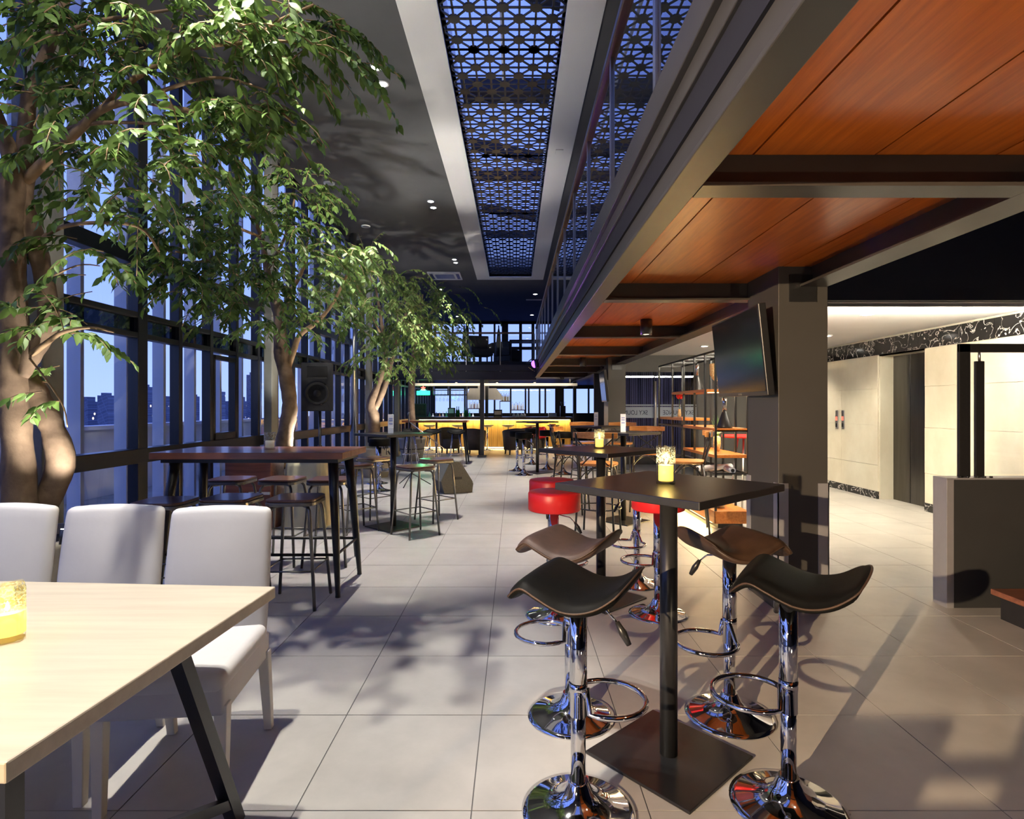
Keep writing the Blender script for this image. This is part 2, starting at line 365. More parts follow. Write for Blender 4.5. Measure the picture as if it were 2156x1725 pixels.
# exterior fins, terrace, parapet, ground, towers
fn = thing('facade_fins', 'tall white vertical fins standing outside the window wall', 'fins', (XL-.42, 0, 0), kind='structure')
fme = MB().box(-.06, .06, -.02, .02, -.1, 6.5).mesh('fin')
y = 2.6
while y < YF: link('fin', fme, M['ext'], fn, loc=(0, y, 0), rot=(0, 0, .0)); y += .58
te = obj('terrace_floor', MB().box(-6.4, -3.62, YB, YF+6, -.2, -.02), M['concrete']); tag(te, 'grey concrete terrace outside the window wall', 'terrace', kind='structure')
te = obj('parapet', MB().box(-6.6, -6.4, YB, YF+6, -.2, 1.02).box(-6.65, -6.35, YB, YF+6, 1.02, 1.08), M['ext']); tag(te, 'low white parapet along the edge of the terrace', 'wall', kind='structure')
gd = obj('city_ground', MB().box(-1500, 1500, -300, 1800, -61, -60), M['ground']); tag(gd, 'dark hazy low city spreading to the horizon', 'ground', kind='structure')
def tower_mat():
    m = bpy.data.materials.new('tower_facade'); m.use_nodes = True; nt = m.node_tree; b = nt.nodes['Principled BSDF']; L = nt.links.new
    geo = nt.nodes.new('ShaderNodeNewGeometry')
    br = nt.nodes.new('ShaderNodeTexBrick'); br.inputs['Scale'].default_value = .25; br.offset = 0
    br.inputs['Color1'].default_value = (.05, .065, .13, 1); br.inputs['Color2'].default_value = (.09, .11, .19, 1); br.inputs['Mortar'].default_value = (.13, .16, .26, 1)  # blue-grey tones lightened, distance haze put into the colour
    mp = nt.nodes.new('ShaderNodeMapping'); mp.inputs['Rotation'].default_value = (PI/2, 0, .4); L(geo.outputs['Position'], mp.inputs[0]); L(mp.outputs[0], br.inputs['Vector'])
    L(br.outputs['Color'], b.inputs['Base Color'])
    vo = nt.nodes.new('ShaderNodeTexVoronoi'); vo.inputs['Scale'].default_value = .22; L(geo.outputs['Position'], vo.inputs['Vector'])
    r = nt.nodes.new('ShaderNodeValToRGB'); r.color_ramp.elements[0].position = .12; r.color_ramp.elements[0].color = (1, .9, .75, 1); r.color_ramp.elements[1].position = .16; r.color_ramp.elements[1].color = (0, 0, 0, 1)
    L(vo.outputs['Distance'], r.inputs[0]); L(r.outputs[0], b.inputs['Emission Color']); b.inputs['Emission Strength'].default_value = 1.2
    return m
M['tower'] = tower_mat()
tw = [(224, 833, 190, 22, 'stepped dark office tower with banded floors, broadest on the skyline'), (268, 812, 240, 18, 'tall slender tower with rounded top beyond the wide window bay'),
      (305, 815, 260, 20, 'narrow glassy tower beside the main window mullion'), (408, 835, 300, 16, 'lit tower seen through the hinged casement'),
      (455, 825, 260, 26, 'pair of bright lit towers merged beyond the concrete column'), (535, 790, 330, 22, 'tallest dark skyscraper with a stepped crown'),
      (345, 842, 280, 30, 'low broad block with scattered lights on the skyline'), (500, 845, 350, 36, 'low wide block near the tallest skyscraper'),
      (770, 820, 500, 34, 'distant tower glimpsed behind the third tree'), (700, 835, 420, 30, 'distant tower glimpsed behind the loudspeaker'),
      (180, 846, 260, 40, 'long low block left of the stepped tower')]
for (px, py, Y, wpx, lab) in tw:
    p = W(px, py, Y); wd = wpx/F*Y; t = thing('tower', lab, 'tower', (p.x, p.y, -60)); h = p.z+60
    obj('shaft', MB().box(-wd/2, wd/2, -wd/2, wd/2, 0, h), M['tower'], t)
    obj('roof_plant', MB().box(-wd*.3, wd*.3, -wd*.3, wd*.3, h, h+wd*.25), M['tower'], t)
# ---- mezzanine
ME = thing('mezzanine_deck', 'low mezzanine deck on dark steel beams with orange plywood underside', 'mezzanine', (0, 0, 0), kind='structure')
ZB, ZW, ZD = 2.17, 2.305, 2.62
XE0, XE1, XM = .567, .68, 1.80          # edge beam flange, column-line beam
YC = 15.66
obj('deck_slab', MB().box(.60, 2.12, YB, YF, ZW+.02, ZD).box(-3.3, .6, YC+.02, YF, ZW+.02, ZD), M['navy'], ME)
e = obj('edge_beam', MB().box(XE0, XE1, YB, YC, ZB, ZB+.018).box(.612, .636, YB, YC, ZB+.018, ZB+.27).box(.585, .64, YB, YC, ZB+.27, ZB+.345).box(.56, .64, YB, YC, ZB+.345, ZD+.03), M['steel'], ME, bevel=.004)
e['label'] = 'deep dark grey steel edge beam'
for y in (-2.3, -.1, 2.12, 4.32, 6.6, 8.8, 11.0, 13.2, 15.4):
    obj('cross_beam', MB().box(.682, 1.898, y-.06, y+.06, ZB, ZB+.014).box(.63, 1.985, y-.006, y+.006, ZB+.014, ZW), M['beam'], ME)
obj('column_beam', MB().box(1.90, 2.08, YB, 23, ZB, ZB+.016).box(1.982, 1.998, YB, 23, ZB+.016, ZW+.05), M['beam'], ME)
ys = [-4, -2.3, -.1, 2.12, 4.32, 6.6, 8.8, 11.0, 13.2, 15.4, 23]
xs = [.64, .886, 1.34, 1.79, 2.12]
for a, b in zip(ys[:-1], ys[1:]):
    for x0, x1 in zip(xs[:-1], xs[1:]):
        obj('plywood_panel', MB().box(x0+.004, x1-.004, a, b, ZW+random.uniform(0, .002), ZW+.015), M['woodc'], ME)
fa = obj('front_fascia', MB().box(-3.3, .60, YC-.06, YC+.06, 2.11, 2.15).box(-3.3, .60, YC-.02, YC+.02, 2.15, 2.36).box(-3.3, .60, YC-.06, YC+.02, 2.36, 2.52), M['fascia'], ME)
obj('soffit', MB().box(-3.3, 4.0, YC+.06, YF, 2.24, 2.26), M['beam'], ME)
# far columns under the mezzanine front
for (px, Y, lab) in ((1015, 15.6, 'slim dark steel post on a base plate in front of the bar'),):
    x = (px-CX)/F*Y; c = thing('steel_post', lab, 'post', (x, Y, 0))
    obj('shaft', MB().box(-.055, .055, -.055, .055, .02, 2.11), M['steel'], c); obj('base_plate', MB().box(-.12, .12, -.12, .12, 0, .05), M['steel'], c)
for (x, Y, lab) in ((-.92, 19.0, 'slim black post rising from the bar counter'), (1.97, 18.6, 'square dark post at the end of the bar counter')):
    z0_ = 1.042 if x < 0 else 0
    c = thing('steel_post', lab, 'post', (x, Y, z0_)); obj('shaft', MB().box(-.05, .05, -.05, .05, 0, 2.24-z0_), M['black'], c)
# balustrades
def balustrade(pts, lab, n):
    a, b = Vector(pts[0]), Vector(pts[1]); t = thing('balustrade', lab, 'railing', (0, 0, 0)); d = (b-a)/n
    pm = None
    for i in range(n+1):
        p = a+d*i
        obj('post', MB().box(p.x-.012, p.x+.012, p.y-.022, p.y+.022, p.z-.18, p.z+.86), M['steelb'], t)
        if i < n:
            q = p+d; e = d.normalized()*.03; p2, q2 = p+e, q-e
            obj('pane', MB().quad((p2.x, p2.y, p.z+.03), (q2.x, q2.y, p.z+.03), (q2.x, q2.y, p.z+.80), (p2.x, p2.y, p.z+.80)), M['glassr'], t)
    obj('handrail', MB().beam(a+Vector((0, 0, .88)), b+Vector((0, 0, .88)), .06, .05), wood_mat('brown_handrail', (.08, .04, .025), (.13, .065, .04), 'y', 2, .3), t, bevel=.008)
balustrade([(.60, -3.1, ZD+.03), (.60, 15.6, ZD+.03)], 'glass balustrade with brown handrail along the mezzanine edge beam', 17)
balustrade([(-3.2, YC, 2.52), (.55, YC, 2.52)], 'glass balustrade across the front of the mezzanine above the bar', 4)
# ---- main columns on the right with guards
def column(Y, lab, dep=.5):
    c = thing('square_column', lab, 'column', (1.76, Y, 0))
    obj('shaft', MB().box(0, .33, 0, dep, 0, ZD), M['col'], c, bevel=.004)
    for (x0, x1, y0, y1) in ((-.006, .065, -.006, .001), (-.006, .001, -.006, .06), (.265, .336, -.006, .001), (.329, .336, -.006, .06), (-.006, .001, dep-.06, dep+.006)):
        g = obj('corner_guard', MB().box(x0, x1, y0, y1, .015, .86), M['guard'], c)
    obj('bracket', MB().box(.07, .25, -.012, .0, ZB-.10, ZB+.08), M['black'], c)
    return c
column(3.80, 'thick grey square column with metal corner guards beside the near bar table')
column(10.7, 'grey square column with metal corner guards in front of the lettered glass')
# ---- lobby behind the columns
wr = thing('wall_right', 'cream travertine elevator wall with black marble base and band', 'wall', (XR, 0, 0), kind='structure')
obj('backing', MB().box(.02, .04, 3.9, 7.50, 0, 2.7).box(.02, .04, 8.47, 11.4, 0, 2.7).box(.02, .04, 7.5, 8.47, 2.12, 2.7), M['trav'], wr)
def slabs(y0, y1, nx):
    zz = [.11, .50, 1.10, 1.64, 2.14]
    for i in range(nx):
        a = y0+(y1-y0)*i/nx; b = y0+(y1-y0)*(i+1)/nx
        for z0, z1 in zip(zz[:-1], zz[1:]):
            obj('stone_panel', MB().box(-random.uniform(0, .003), .02, a+.002, b-.002, z0+.002, z1-.002), M['trav'], wr)
slabs(4.0, 7.50, 4); slabs(8.47, 11.3, 3)
for (a, b) in ((4.0, 7.50), (8.47, 11.3)): obj('marble_base', MB().box(-.008, .02, a, b, 0, .11), M['marble'], wr)
for a, b in ((4.0, 5.2), (5.2, 6.4), (6.4, 7.6), (7.6, 8.8), (8.8, 10.0), (10.0, 11.3)):
    obj('marble_band', MB().box(-.012, .04, a+.001, b-.001, 2.14, 2.37), M['marble'], wr)
obj('reveal', MB().box(.02, .24, 8.45, 8.47, 0, 2.12).box(.02, .24, 7.48, 7.50, 0, 2.12).box(.02, .4, 7.48, 8.47, 2.12, 2.16).box(.3, .4, 7.3, 8.6, 0, 2.16), M['trav'], wr)
dr = thing('door_1', 'closed two leaf dark steel elevator door in the travertine wall', 'elevator door', (XR+.22, 0, 0), kind='structure')
obj('door_leaf', MB().box(0, .03, 7.5, 8.085, 0, 2.12), M['lift'], dr, bevel=.003); obj('door_leaf', MB().box(0, .03, 8.095, 8.47, 0, 2.12), M['lift'], dr, bevel=.003)
for i, (px, lab) in enumerate(((1763, 'slim steel elevator call panel with red indicator, further from the elevator door'), (1776, 'slim steel elevator call panel with red indicator, nearer the elevator door'))):
    y = XR*F/(px-CX); z1 = HC-(864-HY)/F*y; z0 = HC-(903-HY)/F*y
    c = thing('call_panel', lab, 'call button', (XR-.004, y, 0)); obj('plate', MB().box(-.012, 0, -.035, .035, z0, z1), M['steelb'], c, bevel=.003)
    obj('display', MB().box(-.014, -.012, -.025, .025, z0+.14, z0+.2), emis('red_indicator', (1, .12, .08), 1.5), c); obj('button', MB().box(-.016, -.012, -.022, .022, z0+.03, z0+.09), M['black'], c)
# lobby ceiling, bulkhead, back glass
lc = obj('trim_2', MB().box(2.12, 6.2, 5.6, 11.4, 2.40, 2.44), M['white']); tag(lc, 'white dropped ceiling of the elevator lobby', 'ceiling', kind='structure')
bh = obj('trim_3', MB().box(2.12, 6.2, 5.5, 5.6, 2.40, ZC), M['navy']); tag(bh, 'dark navy bulkhead above the lobby opening', 'bulkhead', kind='structure')
ww = obj('wall_stair', MB().box(6.0, 6.1, YB, 5.6, 0, ZC), M['navy']); tag(ww, 'dark navy stairwell wall', 'wall', kind='structure')
ww = obj('wall_back', MB().box(-3.6, 6.2, YB-.1, YB, 0, ZC), M['navy']); tag(ww, 'dark wall behind the white dining table end of the lounge', 'wall', kind='structure')
YG = 11.35
gw = thing('window_1', 'glass screen with frosted lettered band between lounge and dark corridor', 'glass wall', (0, YG, 0), kind='structure')
for a, b in ((2.02, 2.78), (2.80, 3.62)):
    obj('pane', MB().quad((a, 0, .05), (b, 0, .05), (b, 0, 2.07), (a, 0, 2.07)), M['glass'], gw)
obj('head_wall', MB().box(1.9, XR, 0, .08, 2.07, 2.44).box(3.62, XR, 0, .08, 0, 2.07), M['col'], gw)
obj('frosted_band', MB().quad((1.98, -.004, 1.15), (3.62, -.004, 1.15), (3.62, -.004, 1.37), (1.98, -.004, 1.37)), M['frost'], gw)
obj('frosted_band', MB().quad((1.98, -.004, 1.39), (3.62, -.004, 1.39), (3.62, -.004, 1.42), (1.98, -.004, 1.42)), M['frost'], gw)
def text_mesh(body, size):
    cu = bpy.data.curves.new('lettering', 'FONT'); cu.body = body; cu.size = size; cu.extrude = .001; cu.align_x = 'CENTER'
    to = bpy.data.objects.new('tmp', cu); COL.objects.link(to); dg = bpy.context.evaluated_depsgraph_get(); dg.update()
    me = bpy.data.meshes.new_from_object(to.evaluated_get(dg)); bpy.data.objects.remove(to); me.name = 'lettering'; return me
tme_ = text_mesh('SKY LOUNGE', .125)
for px in (1331, 1428):
    link('lettering', tme_, M['text'], gw, loc=((px-CX)/F*YG, -.008, 1.215), rot=(PI/2, 0, PI)).scale = (.82, 1, 1)
obj('door_handle', MB().cyl((2.79, -.06, .95), (2.79, -.06, 1.88), .028, n=12).box(2.78, 2.80, -.06, 0, 1.1, 1.12).box(2.78, 2.80, -.06, 0, 1.7, 1.72), M['steelb'], gw)
cu = thing('string_curtain', 'blue string curtain hanging in the corridor behind the lettered glass', 'curtain', (0, YG+1.0, 0))
mb = MB()
for i in range(90):
    x = 1.95+i*.021+random.uniform(-.006, .006); mb.cyl((x, random.uniform(-.03, .03), .3), (x, 0, 2.2), random.uniform(.003, .008), n=4)
o = obj('strands', mb, M['curtain'], cu); o['kind'] = 'stuff'
obj('curtain_rail', MB().box(1.9, 3.9, -.03, .03, 2.2, 2.24), M['black'], cu)
ww = obj('wall_corridor', MB().box(1.9, XR, YG+2.2, YG+2.3, 0, 2.44).box(XR-.1, XR, YG+.1, YG+2.2, 0, 2.44).box(1.9, XR, YG+.08, YG+2.2, 2.44, 2.5), M['navy']); tag(ww, 'dark corridor behind the lettered glass screen', 'wall', kind='structure')
# right side wall of the bar end
ww = obj('wall_bar', MB().box(4.0, 4.1, YG+2.3, YF, 0, ZC), M['navy']); tag(ww, 'dark side wall beyond the bar', 'wall', kind='structure')
# ---- far wall: windows above and behind the bar
wf = thing('wall_far', 'far wall of black framed windows above and behind the bar', 'window wall', (0, YF, 0), kind='structure')
obj('spandrel', MB().box(-3.4, 4.1, 0, .1, 0, 1.12).box(-3.4, 4.1, 0, .1, 2.10, 2.64).box(1.70, 2.0, 0, .1, 1.1, 2.1).box(-3.4, -3.2, 0, .1, 1.1, 2.1), M['frame'], wf)
for x, wd in ((-3.2, .1), (-2.49, .08), (-1.9, .12), (-1.38, .12), (-.8, .08), (-.38, .26), (.25, .12), (.75, .12), (1.4, .1), (2.1, .12), (2.8, .12), (3.6, .12)):
    obj('mullion', MB().box(x-wd/2, x+wd/2, 0, .1, 2.64, ZC), M['frame'], wf)
obj('transom', MB().box(-3.4, 4.1, .0, .1, 3.68, 3.80).box(-3.4, 4.1, 0, .1, ZC-.1, ZC), M['frame'], wf)
for x in (-2.6, -2.0, -1.4, -.8, -.15, .45, .58, 1.02, 1.25, 1.68, 2.4, 3.0):
    obj('mullion', MB().box(x-.035, x+.035, 0, .08, 1.12, 2.1), M['frame'], wf)
for x in np.arange(-3.3, 4.0, .73):
    for (z0, z1) in ((1.12, 2.1), (2.64, 3.68), (3.8, ZC-.1)):
        obj('pane', MB().quad((x, .05, z0), (x+.73, .05, z0), (x+.73, .05, z1), (x, .05, z1)), M['glass'], wf)
# ================================================================== FURNITURE
# ---- white dining table with black trestles
t = thing('dining_table', 'long pale whitewashed wood dining table on black trestle legs', 'table', (-1.95, 1.545, 0), math.radians(-3.6))
obj('tabletop', MB().box(-1.1, 1.1, -.487, .487, .713, .752), M['cream'], t, bevel=.004)
for sx in (-1, 1):
    x = 1.01*sx
    tr = obj('trestle', MB().box(x-.025, x+.025, -.44, .42, .683, .713), M['black'], t)
    obj('leg', MB().beam((x, .10, .69), (x, .40, 0), .04, .04), M['black'], t)
    obj('leg', MB().beam((x, -.40, .69), (x, -.40, 0), .04, .04), M['black'], t)
    obj('brace', MB().beam((x, .36, .09), (x, -.40, .45), .035, .03), M['black'], t)
# ---- white slip-covered chairs
def white_chair(lab, loc, rz):
    c = thing('dining_chair', lab, 'chair', loc, rz, 'white slipcovered dining chairs')      # faces local -Y
    obj('seat', MB().box(-.212, .212, -.27, .19, .40, .475), M['linen'], c, bevel=.03, seg=4)
    obj('skirt', MB().box(-.209, .209, -.262, .22, .325, .43), M['linen'], c, bevel=.012, seg=3)
    # upright back: slightly barrelled slab leaning away
    mb = MB(); nx, nz = 10, 10; fr_, bk = [], []
    for j in range(nz+1):
        z = .36+(.95-.36)*j/nz; ly = .185+.085*(j/nz)**1.2
        hw = .200+.008*math.sin(PI*min(1, j/nz))
        for i in range(nx+1):
            u = -1+2*i/nx; x = hw*u; top = z-(.012*u*u if j == nz else 0)
            fr_.append((x, ly-.035-.02*(1-u*u)*math.sin(PI*j/nz*.9+.2)+.012*u*u, top)); bk.append((x, ly+.035-.01*u*u, top))
    n1 = (nx+1)*(nz+1); F_ = []
    idx = lambda i, j: j*(nx+1)+i
    for j in range(nz):
        for i in range(nx):
            a, b, c_, d = idx(i, j), idx(i+1, j), idx(i+1, j+1), idx(i, j+1); F_ += [(a, b, c_, d), (n1+a, n1+d, n1+c_, n1+b)]
        F_ += [(idx(0, j), idx(0, j+1), n1+idx(0, j+1), n1+idx(0, j)), (idx(nx, j), n1+idx(nx, j), n1+idx(nx, j+1), idx(nx, j+1))]
    for i in range(nx):
        F_ += [(idx(i, 0), n1+idx(i, 0), n1+idx(i+1, 0), idx(i+1, 0)), (idx(i, nz), idx(i+1, nz), n1+idx(i+1, nz), n1+idx(i, nz))]
    mb.add(fr_+bk, F_, True)
    obj('backrest', mb, M['linen'], c, bevel=.026, seg=4)
    for sx in (-1, 1):
        def leg(p, q, w0, w1):
            p, q = Vector(p), Vector(q)
            return MB().add([(p.x+a*w0, p.y+b*w0, p.z) for a, b in ((-1, -1), (1, -1), (1, 1), (-1, 1))]+[(q.x+a*w1, q.y+b*w1, q.z) for a, b in ((-1, -1), (1, -1), (1, 1), (-1, 1))],
                            [(0, 3, 2, 1), (4, 5, 6, 7), (0, 1, 5, 4), (1, 2, 6, 5), (2, 3, 7, 6), (3, 0, 4, 7)])
        obj('leg', leg((sx*.195, -.235, .36), (sx*.195, -.24, 0), .022, .016), M['whitewood'], c, bevel=.003)
        obj('leg', leg((sx*.195, .19, .36), (sx*.195, .255, 0), .022, .016), M['whitewood'], c, bevel=.003)
    return c
wc = white_chair('white slipcovered dining chair on the open floor corner of the whitewashed table', (-1.215, 2.16, 0), math.radians(6))
dup(wc, (-1.70, 2.19, 0), math.radians(3), 'white slipcovered dining chair between two others at the whitewashed table')
dup(wc, (-2.20, 2.22, 0), math.radians(-3), 'white slipcovered dining chair beside the double trunked tree')
# ---- candle holders
M['mosaic'] = glass_mat('crackled_glass', (.9, .8, .55), minr=.12, frost=.16)
_n = M['mosaic'].node_tree; _v = _n.nodes.new('ShaderNodeTexVoronoi'); _v.inputs['Scale'].default_value = 160
_g = _n.nodes.new('ShaderNodeNewGeometry'); _r = _n.nodes.new('ShaderNodeMapRange'); _r.inputs[1].default_value = .35; _r.inputs[2].default_value = .65; _r.inputs[4].default_value = .28
_n.links.new(_g.outputs['Position'], _v.inputs['Vector']); _n.links.new(_v.outputs['Distance'], _r.inputs[0])
_n.links.new(_r.outputs[0], [x for x in _n.nodes if x.type == 'MIX_SHADER'][-1].inputs[0])
def candle(lab, loc, r, h, lit=True, cat='candle holder', n=8, glow=2.5, glow_col=(1, .75, .3)):
    c = thing('candle_holder', lab, cat, loc)
    mb = MB(); prof_o = [(r, 0), (r, h)]; prof_i = [(r*.86, h), (r*.86, .012)]
    mb.lathe(prof_o+prof_i, n, cap=True); obj('glass', mb, M['cglass'], c)
    obj('crackle_band', MB().lathe([(r*1.01, h*.55), (r*1.01, h*.97)], n, cap=False), M['mosaic'], c)
    obj('candle', MB().cyl((0, 0, .014), (0, 0, h*.50), r*.78, n=16), M['wax'] if lit else M['waxw'], c)
    if lit:
        obj('flame', MB().lathe([(.001, 0), (.006, .008), (.004, .018), (.0005, .028)], 8, (0, 0, h*.5)), M['flame'], c)
        point((loc[0], loc[1], loc[2]+h*.5+.03), glow, glow_col, .015)
    return c
candle('square sided glass candle holder glowing yellow green on the whitewashed table', (-1.352, 1.52, .752), .05, .145, n=4, glow=1.0, glow_col=(1, .85, .25))
# ---- high wooden bar table
t = thing('bar_table', 'long red brown wooden bar table on splayed black steel legs', 'table', (-1.915, 4.385, 0))
for i in range(3):
    obj('plank', MB().box(-.69, .69, -.325+i*.217, -.325+(i+1)*.217-.002, .995, 1.043), M['woodt'], t, bevel=.003)
obj('apron', MB().box(-.64, .64, -.27, .27, .965, .995), M['black'], t)
for sx in (-1, 1):
    for sy in (-1, 1):
        obj('leg', MB().tube([(sx*.58, sy*.19, .985), (sx*.61, sy*.24, .6), (sx*.645, sy*.285, .02), (sx*.645, sy*.285, 0)], [.038, .032, .018, .02], 10), M['black'], t)
    obj('stretcher', MB().cyl((sx*.63, -.26, .3), (sx*.63, .26, .3), .010, n=8), M['black'], t)
for sy in (-1, 1): obj('stretcher', MB().cyl((-.63, sy*.265, .3), (.63, sy*.265, .3), .011, n=8), M['black'], t)
candle('clear glass tumbler with a white candle on the red brown bar table', (W(568, 940, 4.42).x, 4.42, 1.043), .042, .13, lit=False, n=20)
# ---- square topped metal stools
def metal_stool(lab, loc, rz, group):
    s = thing('metal_stool', lab, 'stool', loc, rz, group)
    def rr(h, r, n=5):
        P = []
        for cx, cy, a0 in ((h-r, h-r, 0), (-h+r, h-r, PI/2), (-h+r, -h+r, PI), (h-r, -h+r, 1.5*PI)):
            P += [(cx+r*math.cos(a0+k*PI/2/n), cy+r*math.sin(a0+k*PI/2/n)) for k in range(n+1)]
        return P
    obj('seat', MB().prism(rr(.165, .06), .722, .742), M['seatw'], s, bevel=.006)
    obj('seat_rim', MB().prism(rr(.168, .062), .697, .721), M['gun'], s, bevel=.004)
    for a in range(4):
        d = Vector((math.cos(a*PI/2+PI/4), math.sin(a*PI/2+PI/4), 0))
        obj('leg', MB().tube([d*.10+Vector((0, 0, .69)), d*.165+Vector((0, 0, .688)), d*.188+Vector((0, 0, .66)), d*.20+Vector((0, 0, .6)), d*.262], .0115, 8), M['gun'], s)
    c = [Vector((.233*math.cos(a*PI/2+PI/4), .233*math.sin(a*PI/2+PI/4), .26)) for a in range(4)]
    for a in range(4): obj('stretcher', MB().cyl(c[a], c[(a+1) % 4], .007, n=6), M['gun'], s)
    return s
gA = 'metal stools at the red brown bar table'
s0 = metal_stool('brown seated metal stool by a bar table leg, behind the corner white chair', (-1.53, 4.0, 0), .03, gA)
dup(s0, (-1.98, 4.0, 0), -.05, 'brown seated metal stool behind the middle white chair, at the red brown bar table')
dup(s0, (-2.36, 3.86, 0), .06, 'brown seated metal stool at the window end of the red brown bar table')
dup(s0, (-1.63, 5.03, 0), .05, 'brown seated metal stool across the red brown bar table, nearest the card stand table')
dup(s0, (-2.05, 5.05, 0), -.06, 'brown seated metal stool in front of the cream cloth, at the bar table')
dup(s0, (-2.50, 5.05, 0), .02, 'brown seated metal stool in front of the brown cabinet, at the bar table')
# ---- square black pedestal bar tables
def pedestal(lab, loc, rz, top=.63, base=.46):
    t = thing('pedestal_table', lab, 'table', loc, rz, 'square black pedestal bar tables')
    h = top/2; b = base/2
    obj('tabletop', MB().box(-h, h, -h, h, 1.042, 1.07), M['black'], t, bevel=.003)
    obj('column', MB().cyl((0, 0, .012), (0, 0, 1.03), .034, n=24), M['black'], t)
    obj('mount_plate', MB().box(-.16, .16, -.16, .16, 1.03, 1.042), M['black'], t)
    obj('base', MB().box(-b, b, -b, b, 0, .012), M['black'], t, bevel=.003)
    return t
RA = math.radians(42)
tA = pedestal('square black pedestal bar table ringed by four saddle seat stools', (.605, 2.235, 0), RA)
dup(tA, (.62, 4.08, 0), RA, 'square black pedestal bar table ringed by red drum stools')
dup(tA, (1.31, 6.85, 0), RA, 'square black pedestal bar table among wooden backed chairs, nearer the metal shelf')
dup(tA, (1.33, 9.0, 0), RA, 'square black pedestal bar table with wooden backed chairs near the lettered glass')
dup(tA, (-1.385, 6.52, 0), math.radians(48), 'square black pedestal bar table among metal stools with a white card stand')
dup(tA, (.48, 11.9, 0), math.radians(45), 'square black pedestal bar table ringed by black drum stools')
candle('octagonal crackled glass candle holder glowing on the table with saddle stools', (W(1402, 1020, 2.22).x, 2.22, 1.07), .037, .148, glow=1.0)
candle('crackled glass candle holder glowing on the table with red drum stools', (W(1262, 945, 4.1).x, 4.1, 1.07), .038, .14, glow=.9)
def card_stand(lab, loc, rz=0):
    c = thing('card_stand', lab, 'card stand', loc, rz, 'white table card stands')
    obj('card', MB().box(-.032, .032, -.012, .012, .07, .215), M['card'], c, bevel=.002); obj('base', MB().box(-.03, .03, -.03, .03, 0, .07), M['card'], c, bevel=.003)
    for i, z in enumerate((.17, .145, .11)): obj('print', MB().box(-.02, .02, -.0135, -.012, z-.006, z+.006), mat('blue_print', (.25, .3, .6), .6), c)
    return c
cs = card_stand('white card stand on the square table among metal stools', (W(823, 912, 6.45).x, 6.45, 1.07), .1)
dup(cs, (W(1312, 908, 6.8).x, 6.8, 1.07), -.2, 'white card stand on the square table nearer the metal shelf')
dup(cs, (W(1255, 897, 9.0).x, 9.0, 1.07), -.1, 'white card stand on the square table near the lettered glass')
# ---- gas lift stools
def chrome_parts(s, seat_z, foot_z=.30, rot_foot=0):
    b = obj('base', MB().lathe([(.192, 0), (.192, .006), (.17, .013), (.12, .024), (.075, .042), (.048, .07), (.036, .10), (.033, .105)], 40), M['chrome'], s)
    obj('lower_tube', MB().cyl((0, 0, .09), (0, 0, .40), .0255, n=20), M['chrome'], s)
    obj('upper_tube', MB().cyl((0, 0, foot_z-.02), (0, 0, seat_z-.02), .030, n=20), M['chrome'], s)
    obj('collar', MB().cyl((0, 0, foot_z+.06), (0, 0, foot_z+.09), .0315, n=20), M['chrome'], s)
    R = rotz(rot_foot); pts = []
    for k in range(25):
        a = PI*.12+(2*PI-.24*PI)*k/24; pts.append(R @ Vector((.13-.13*math.cos(a), .135*math.sin(a), foot_z+.03*(1-abs(k-12)/12)*.0)))
    pts = [R @ Vector((.02, .02, foot_z+.075))]+pts+[R @ Vector((.02, -.02, foot_z+.075))]
    obj('footrest', MB().tube(pts, .0095, 10), M['chrome'], s)
    L = obj('lever', MB().tube([R @ Vector((.02, -.02, seat_z-.03)), R @ Vector((.05, -.09, seat_z-.045)), R @ Vector((.07, -.12, seat_z-.08))], .004, 6), M['chrome'], s)
    obj('handle', MB().tube([R @ Vector((.068, -.118, seat_z-.075)), R @ Vector((.08, -.135, seat_z-.11)), R @ Vector((.092, -.15, seat_z-.145))], [.008, .014, .009], 8), M['black'], L)
def saddle_seat(n=30):
    hx, hy, th = .225, .195, .048          # +x is the raised back, -x the rolled front
    T = [-1, -.8, -.6, -.35, -.1, .2, .5, .75, .9, 1]; Z = [-.078, -.022, 0.008, -.004, -.022, -.036, -.027, .002, .032, .058]
    def P(u, v):
        x = u*math.sqrt(1-.30*v*v); y = v*math.sqrt(1-.30*u*u)
        i = max(k for k in range(len(T)-1) if T[k] <= max(-1, min(.9999, x)))
        f = (x-T[i])/(T[i+1]-T[i]); m0 = (Z[i+1]-Z[max(0, i-1)])/(T[i+1]-T[max(0, i-1)]); j = min(len(T)-1, i+2); m1 = (Z[j]-Z[i])/(T[j]-T[i]); h = T[i+1]-T[i]
        z = (2*f**3-3*f*f+1)*Z[i]+(f**3-2*f*f+f)*m0*h+(-2*f**3+3*f*f)*Z[i+1]+(f**3-f*f)*m1*h
        return Vector((x*hx*(1-.05*abs(x)), y*hy*(1-.07*x), z*1.0-.018*y*y*(1-abs(x))))
    vs = []; fs = []
    for s_ in (1, -1):
        for j in range(n+1):
            for i in range(n+1):
                u, v = -1+2*i/n, -1+2*j/n; e = max(abs(u), abs(v)); k = math.sqrt(max(0, 1-e**6))
                p = P(u, v); vs.append(p+Vector((0, 0, th*.5*k if s_ > 0 else -th*.6*k)))
    m = (n+1)*(n+1); ix = lambda i, j: j*(n+1)+i
    for j in range(n):
        for i in range(n):
            a, b, c, d = ix(i, j), ix(i+1, j), ix(i+1, j+1), ix(i, j+1); fs += [(a, b, c, d), (m+a, m+d, m+c, m+b)]
    rim = [ix(i, 0) for i in range(n)]+[ix(n, j) for j in range(n)]+[ix(i, n) for i in range(n, 0, -1)]+[ix(0, j) for j in range(n, 0, -1)]
    for a, b in zip(rim, rim[1:]+rim[:1]): fs.append((a, m+a, m+b, b))
    return MB().add(vs, fs, True), [vs[i] for i in rim]
